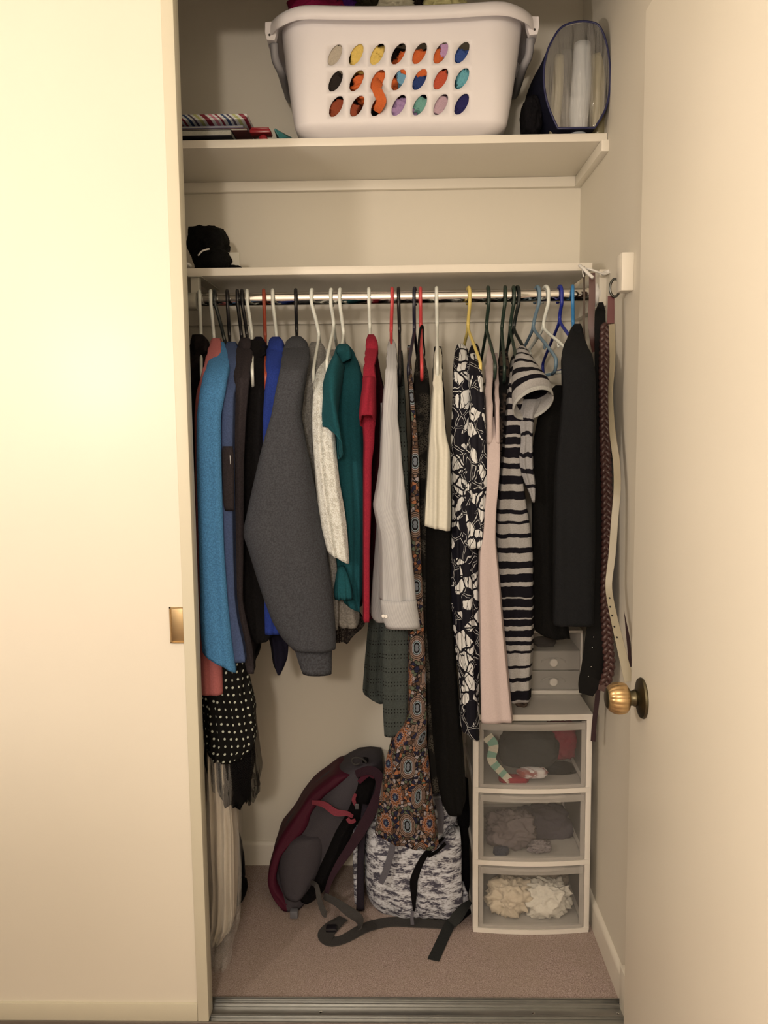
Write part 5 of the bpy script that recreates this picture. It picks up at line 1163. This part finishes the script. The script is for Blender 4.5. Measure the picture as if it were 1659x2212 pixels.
def rolled(lab, u, r, y, c, lean=0, top=.215):  # added tubes stand in for the vinyl's bright streaks and dark inside
    x = P(u, 180, y)[0]; pts = spline([(x-lean*.5, y, base_y+.004), (x-lean*.2, y+.004, base_y+.06), (x+lean*.2, y, base_y+.13), (x+lean*.5, y+.006, base_y+top)], 6)
    return MB().tube([Vector(q) for q in pts], [r*(.80+.25*math.sin(PI*(i+2)/(len(pts)+3))) for i in range(len(pts))], 18).build('streak_tube', plastic('streak_tone_'+str(u), c, .25), None, smooth=True, label=lab, cat='streak tube', group='streak tubes added inside the clear bag')
rolled('silvery white tube added in the clear bag for the bright streak on its vinyl', 1254, .024, FY+.045, A((190, 184, 174)), .010, .226)
rolled('tan tube added at the right inside the clear bag for its yellowish tone', 1293, .021, FY+.065, A((160, 140, 96)), .0, .205)
rolled('narrow cream tube added at the left inside the clear bag', 1203, .014, FY+.05, A((150, 134, 100)), .012, .20)
rolled('dark grey rolled sheet behind the silvery one in the clear bag', 1226, .022, FY+.09, A((84, 82, 82)), .0, .225)
tb = crumple('dark_pouch', P3(1150, 250, .36)+Vector((0, .02, 0)), (.026, .05, .05), cloth('black_pouch_cloth', A((28, 24, 26)), .1, 200), seed=9, amp=.2, zmin=base_y, label='dark cloth pouch between the basket and the clear vinyl bag', cat='pouch')

# ------------------------------------------------------------------ paper goods at the left of the upper shelf
zz = Z2+.0005
def candy():
    t = NT('candy_stripe_card'); x, y, z = t.sep(t.coord())[:3]
    fr = t.m('FRACT', t.m('DIVIDE', t.m('ADD', x, t.m('MULTIPLY', z, 1.3)), .098))
    w_, r_, p_, b_, g_ = A((214, 204, 186)), A((160, 40, 58)), A((206, 120, 126)), A((60, 84, 120)), A((190, 184, 110))
    t.base(t.ramp(fr, [(0, r_), (.07, w_), (.16, p_), (.25, w_), (.32, r_), (.38, w_), (.47, b_), (.55, w_), (.62, A((96, 80, 100))), (.68, w_), (.76, g_), (.85, w_), (.93, r_)], 'CONSTANT')); t.set(.5, spec=.4); return t.mat
xa = P(370, 270, .36)[0]; xb_ = P(535, 262, .36)[0]
books = [(.012, A((70, 60, 44)), 0, 'olive brown magazine at the foot of the paper stack', .02), (.007, A((190, 180, 160)), -.03, 'pale booklet second from the foot of the paper stack', .035), (.015, A((42, 36, 46)), -.03, 'dark thick notebook in the middle of the paper stack', .0),
         (.006, A((120, 60, 56)), .01, 'reddish thin booklet under the candy-striped box', .01), (.005, A((150, 140, 156)), .0, 'lilac grey booklet just under the candy-striped box', .006)]
for i, (h, c, dxx, lab, dy) in enumerate(books):
    b = thing('booklet', lab, 'booklet', ((xa+xb_)/2+dxx, .45, zz), 'paper stack on the upper shelf')
    box('pages', xa-.05+dxx, xb_+dxx+.0-.012, .345+dy, .55, zz+.0012, zz+h-.0014, cloth('page_block', A((188, 176, 150)), .1, 500), 0, b)
    cm = plastic('booklet_cover%d' % i, c, .5)
    for a_, b__ in ((zz, zz+.0012), (zz+h-.0014, zz+h-.0002)): box('cover', xa-.052+dxx, xb_+dxx-.01, .343+dy, .552, a_, b__, cm, .0004, b)
    zz += h
zb2 = P(460, 258, .345)[1]; zz = max(zz, zb2)
gb = thing('gift_box', 'flat candy-striped gift box on top of the paper stack, upper left shelf', 'gift box', ((xa+xb_)/2, .45, zz))
box('box_tray', xa-.06, xb_, .345, .56, zz, P(460, 250, .345)[1]-.004, candy(), .001, gb)
box('box_lid', xa-.062, xb_+.002, .343, .562, P(460, 250, .345)[1]-.0045, P(460, 247, .345)[1], candy(), .001, gb)
rp = plastic('red_plastic', A((176, 30, 38)), .3)
sc = thing('tape_dispenser', 'red plastic gadget lying between the paper stack and the laundry basket', 'tape dispenser', P3(570, 296, .36))
x_, z_ = P(558, 280, .345); z0_ = Z2+.0005
auto(MB().box(x_-.024, x_+.030, .35, .39, z_-.006, z_+.004, .003).box(x_-.02, x_+.026, .352, .388, z_+.0045, z_+.008, .001).build('body', rp, sc))
MB().lathe((x_+.010, .352, z0_+.012), (0, 1, 0), [(0, .009), (.002, .0115), (.03, .0115), (.032, .009)], 20).build('roller', rp, sc, smooth=True)
MB().box(x_-.03, x_+.045, .36, .40, z0_, z0_+.010, .002).build('base', plastic('dark_gadget_base', A((52, 32, 34)), .4), sc)
tq = mk('teal_folder', [P3(594, 277, .37), P3(622, 296, .36), P3(630, 297.5, .36), P3(632, 297.8, .42), P3(604, 299, .37), P3(606, 284, .43), P3(592, 280, .37), P3(598, 299, .43)], [(0, 1, 2, 3, 5), (0, 6, 7, 5), (0, 1, 4, 6), (6, 4, 7), (1, 2, 3, 7, 4), (5, 7, 3)], plastic('teal_card', A((60, 134, 124)), .5), smooth=False, label='teal card wedge leaning by the lower left of the laundry basket', cat='card')

# ------------------------------------------------------------------ lower shelf, left end
ft = cloth('black_fleece', A((20, 17, 17)), .3, 160, .8, .1)
s1 = Z1+.0008
def roll(name, u, v, y, ru, rv, dy, seed, lab, cat, twist=0):
    c = P3(u, v, y); sx = ru/FPX*2.2; sz = rv/FPX*2.2
    return crumple(name, (c.x, y+dy, c.z), (sx, dy, sz), ft, None, seed, .18, 2.2, 4, zmin=s1, label=lab, cat=cat)
hat = roll('knit_hat', 438, 514, .36, 46, 37, .07, 4, 'black rolled fleece hat on the left end of the lower shelf, upper lump', 'hat')
roll('gloves', 446, 554, .35, 42, 25, .06, 9, 'black folded gloves under the black fleece hat', 'gloves')
roll('glasses_case', 500, 576, .40, 20, 6, .04, 5, 'low dark case lying right of the black gloves', 'case')
x0_, z0_ = P(478, 577, .43); x1_, z1_ = P(517, 545, .43)
box('white_card', x0_-.01, x1_, .43, .437, s1, z1_, plastic('white_card', A((206, 190, 160)), .6), .0008, label='small white card standing behind the black gloves', cat='card')
wc = MB().tube([P3(*k) for k in spline([(398, 573, .35), (406, 570, .35), (412, 575, .36)], 5)], .004, 8).build('white_cable_end', M['whiteplastic'], None, smooth=True, label='small white plastic bit at the far left of the lower shelf', cat='cable')
wd = MB().tube([P3(*k) for k in spline([(428, 552, .335), (436, 543, .332), (446, 539, .335), (452, 538, .34)], 5)], .0022, 8).build('white_tag_cord', M['whiteplastic'], None, smooth=True, label='thin white cord curling out between black hat and gloves', cat='cord')
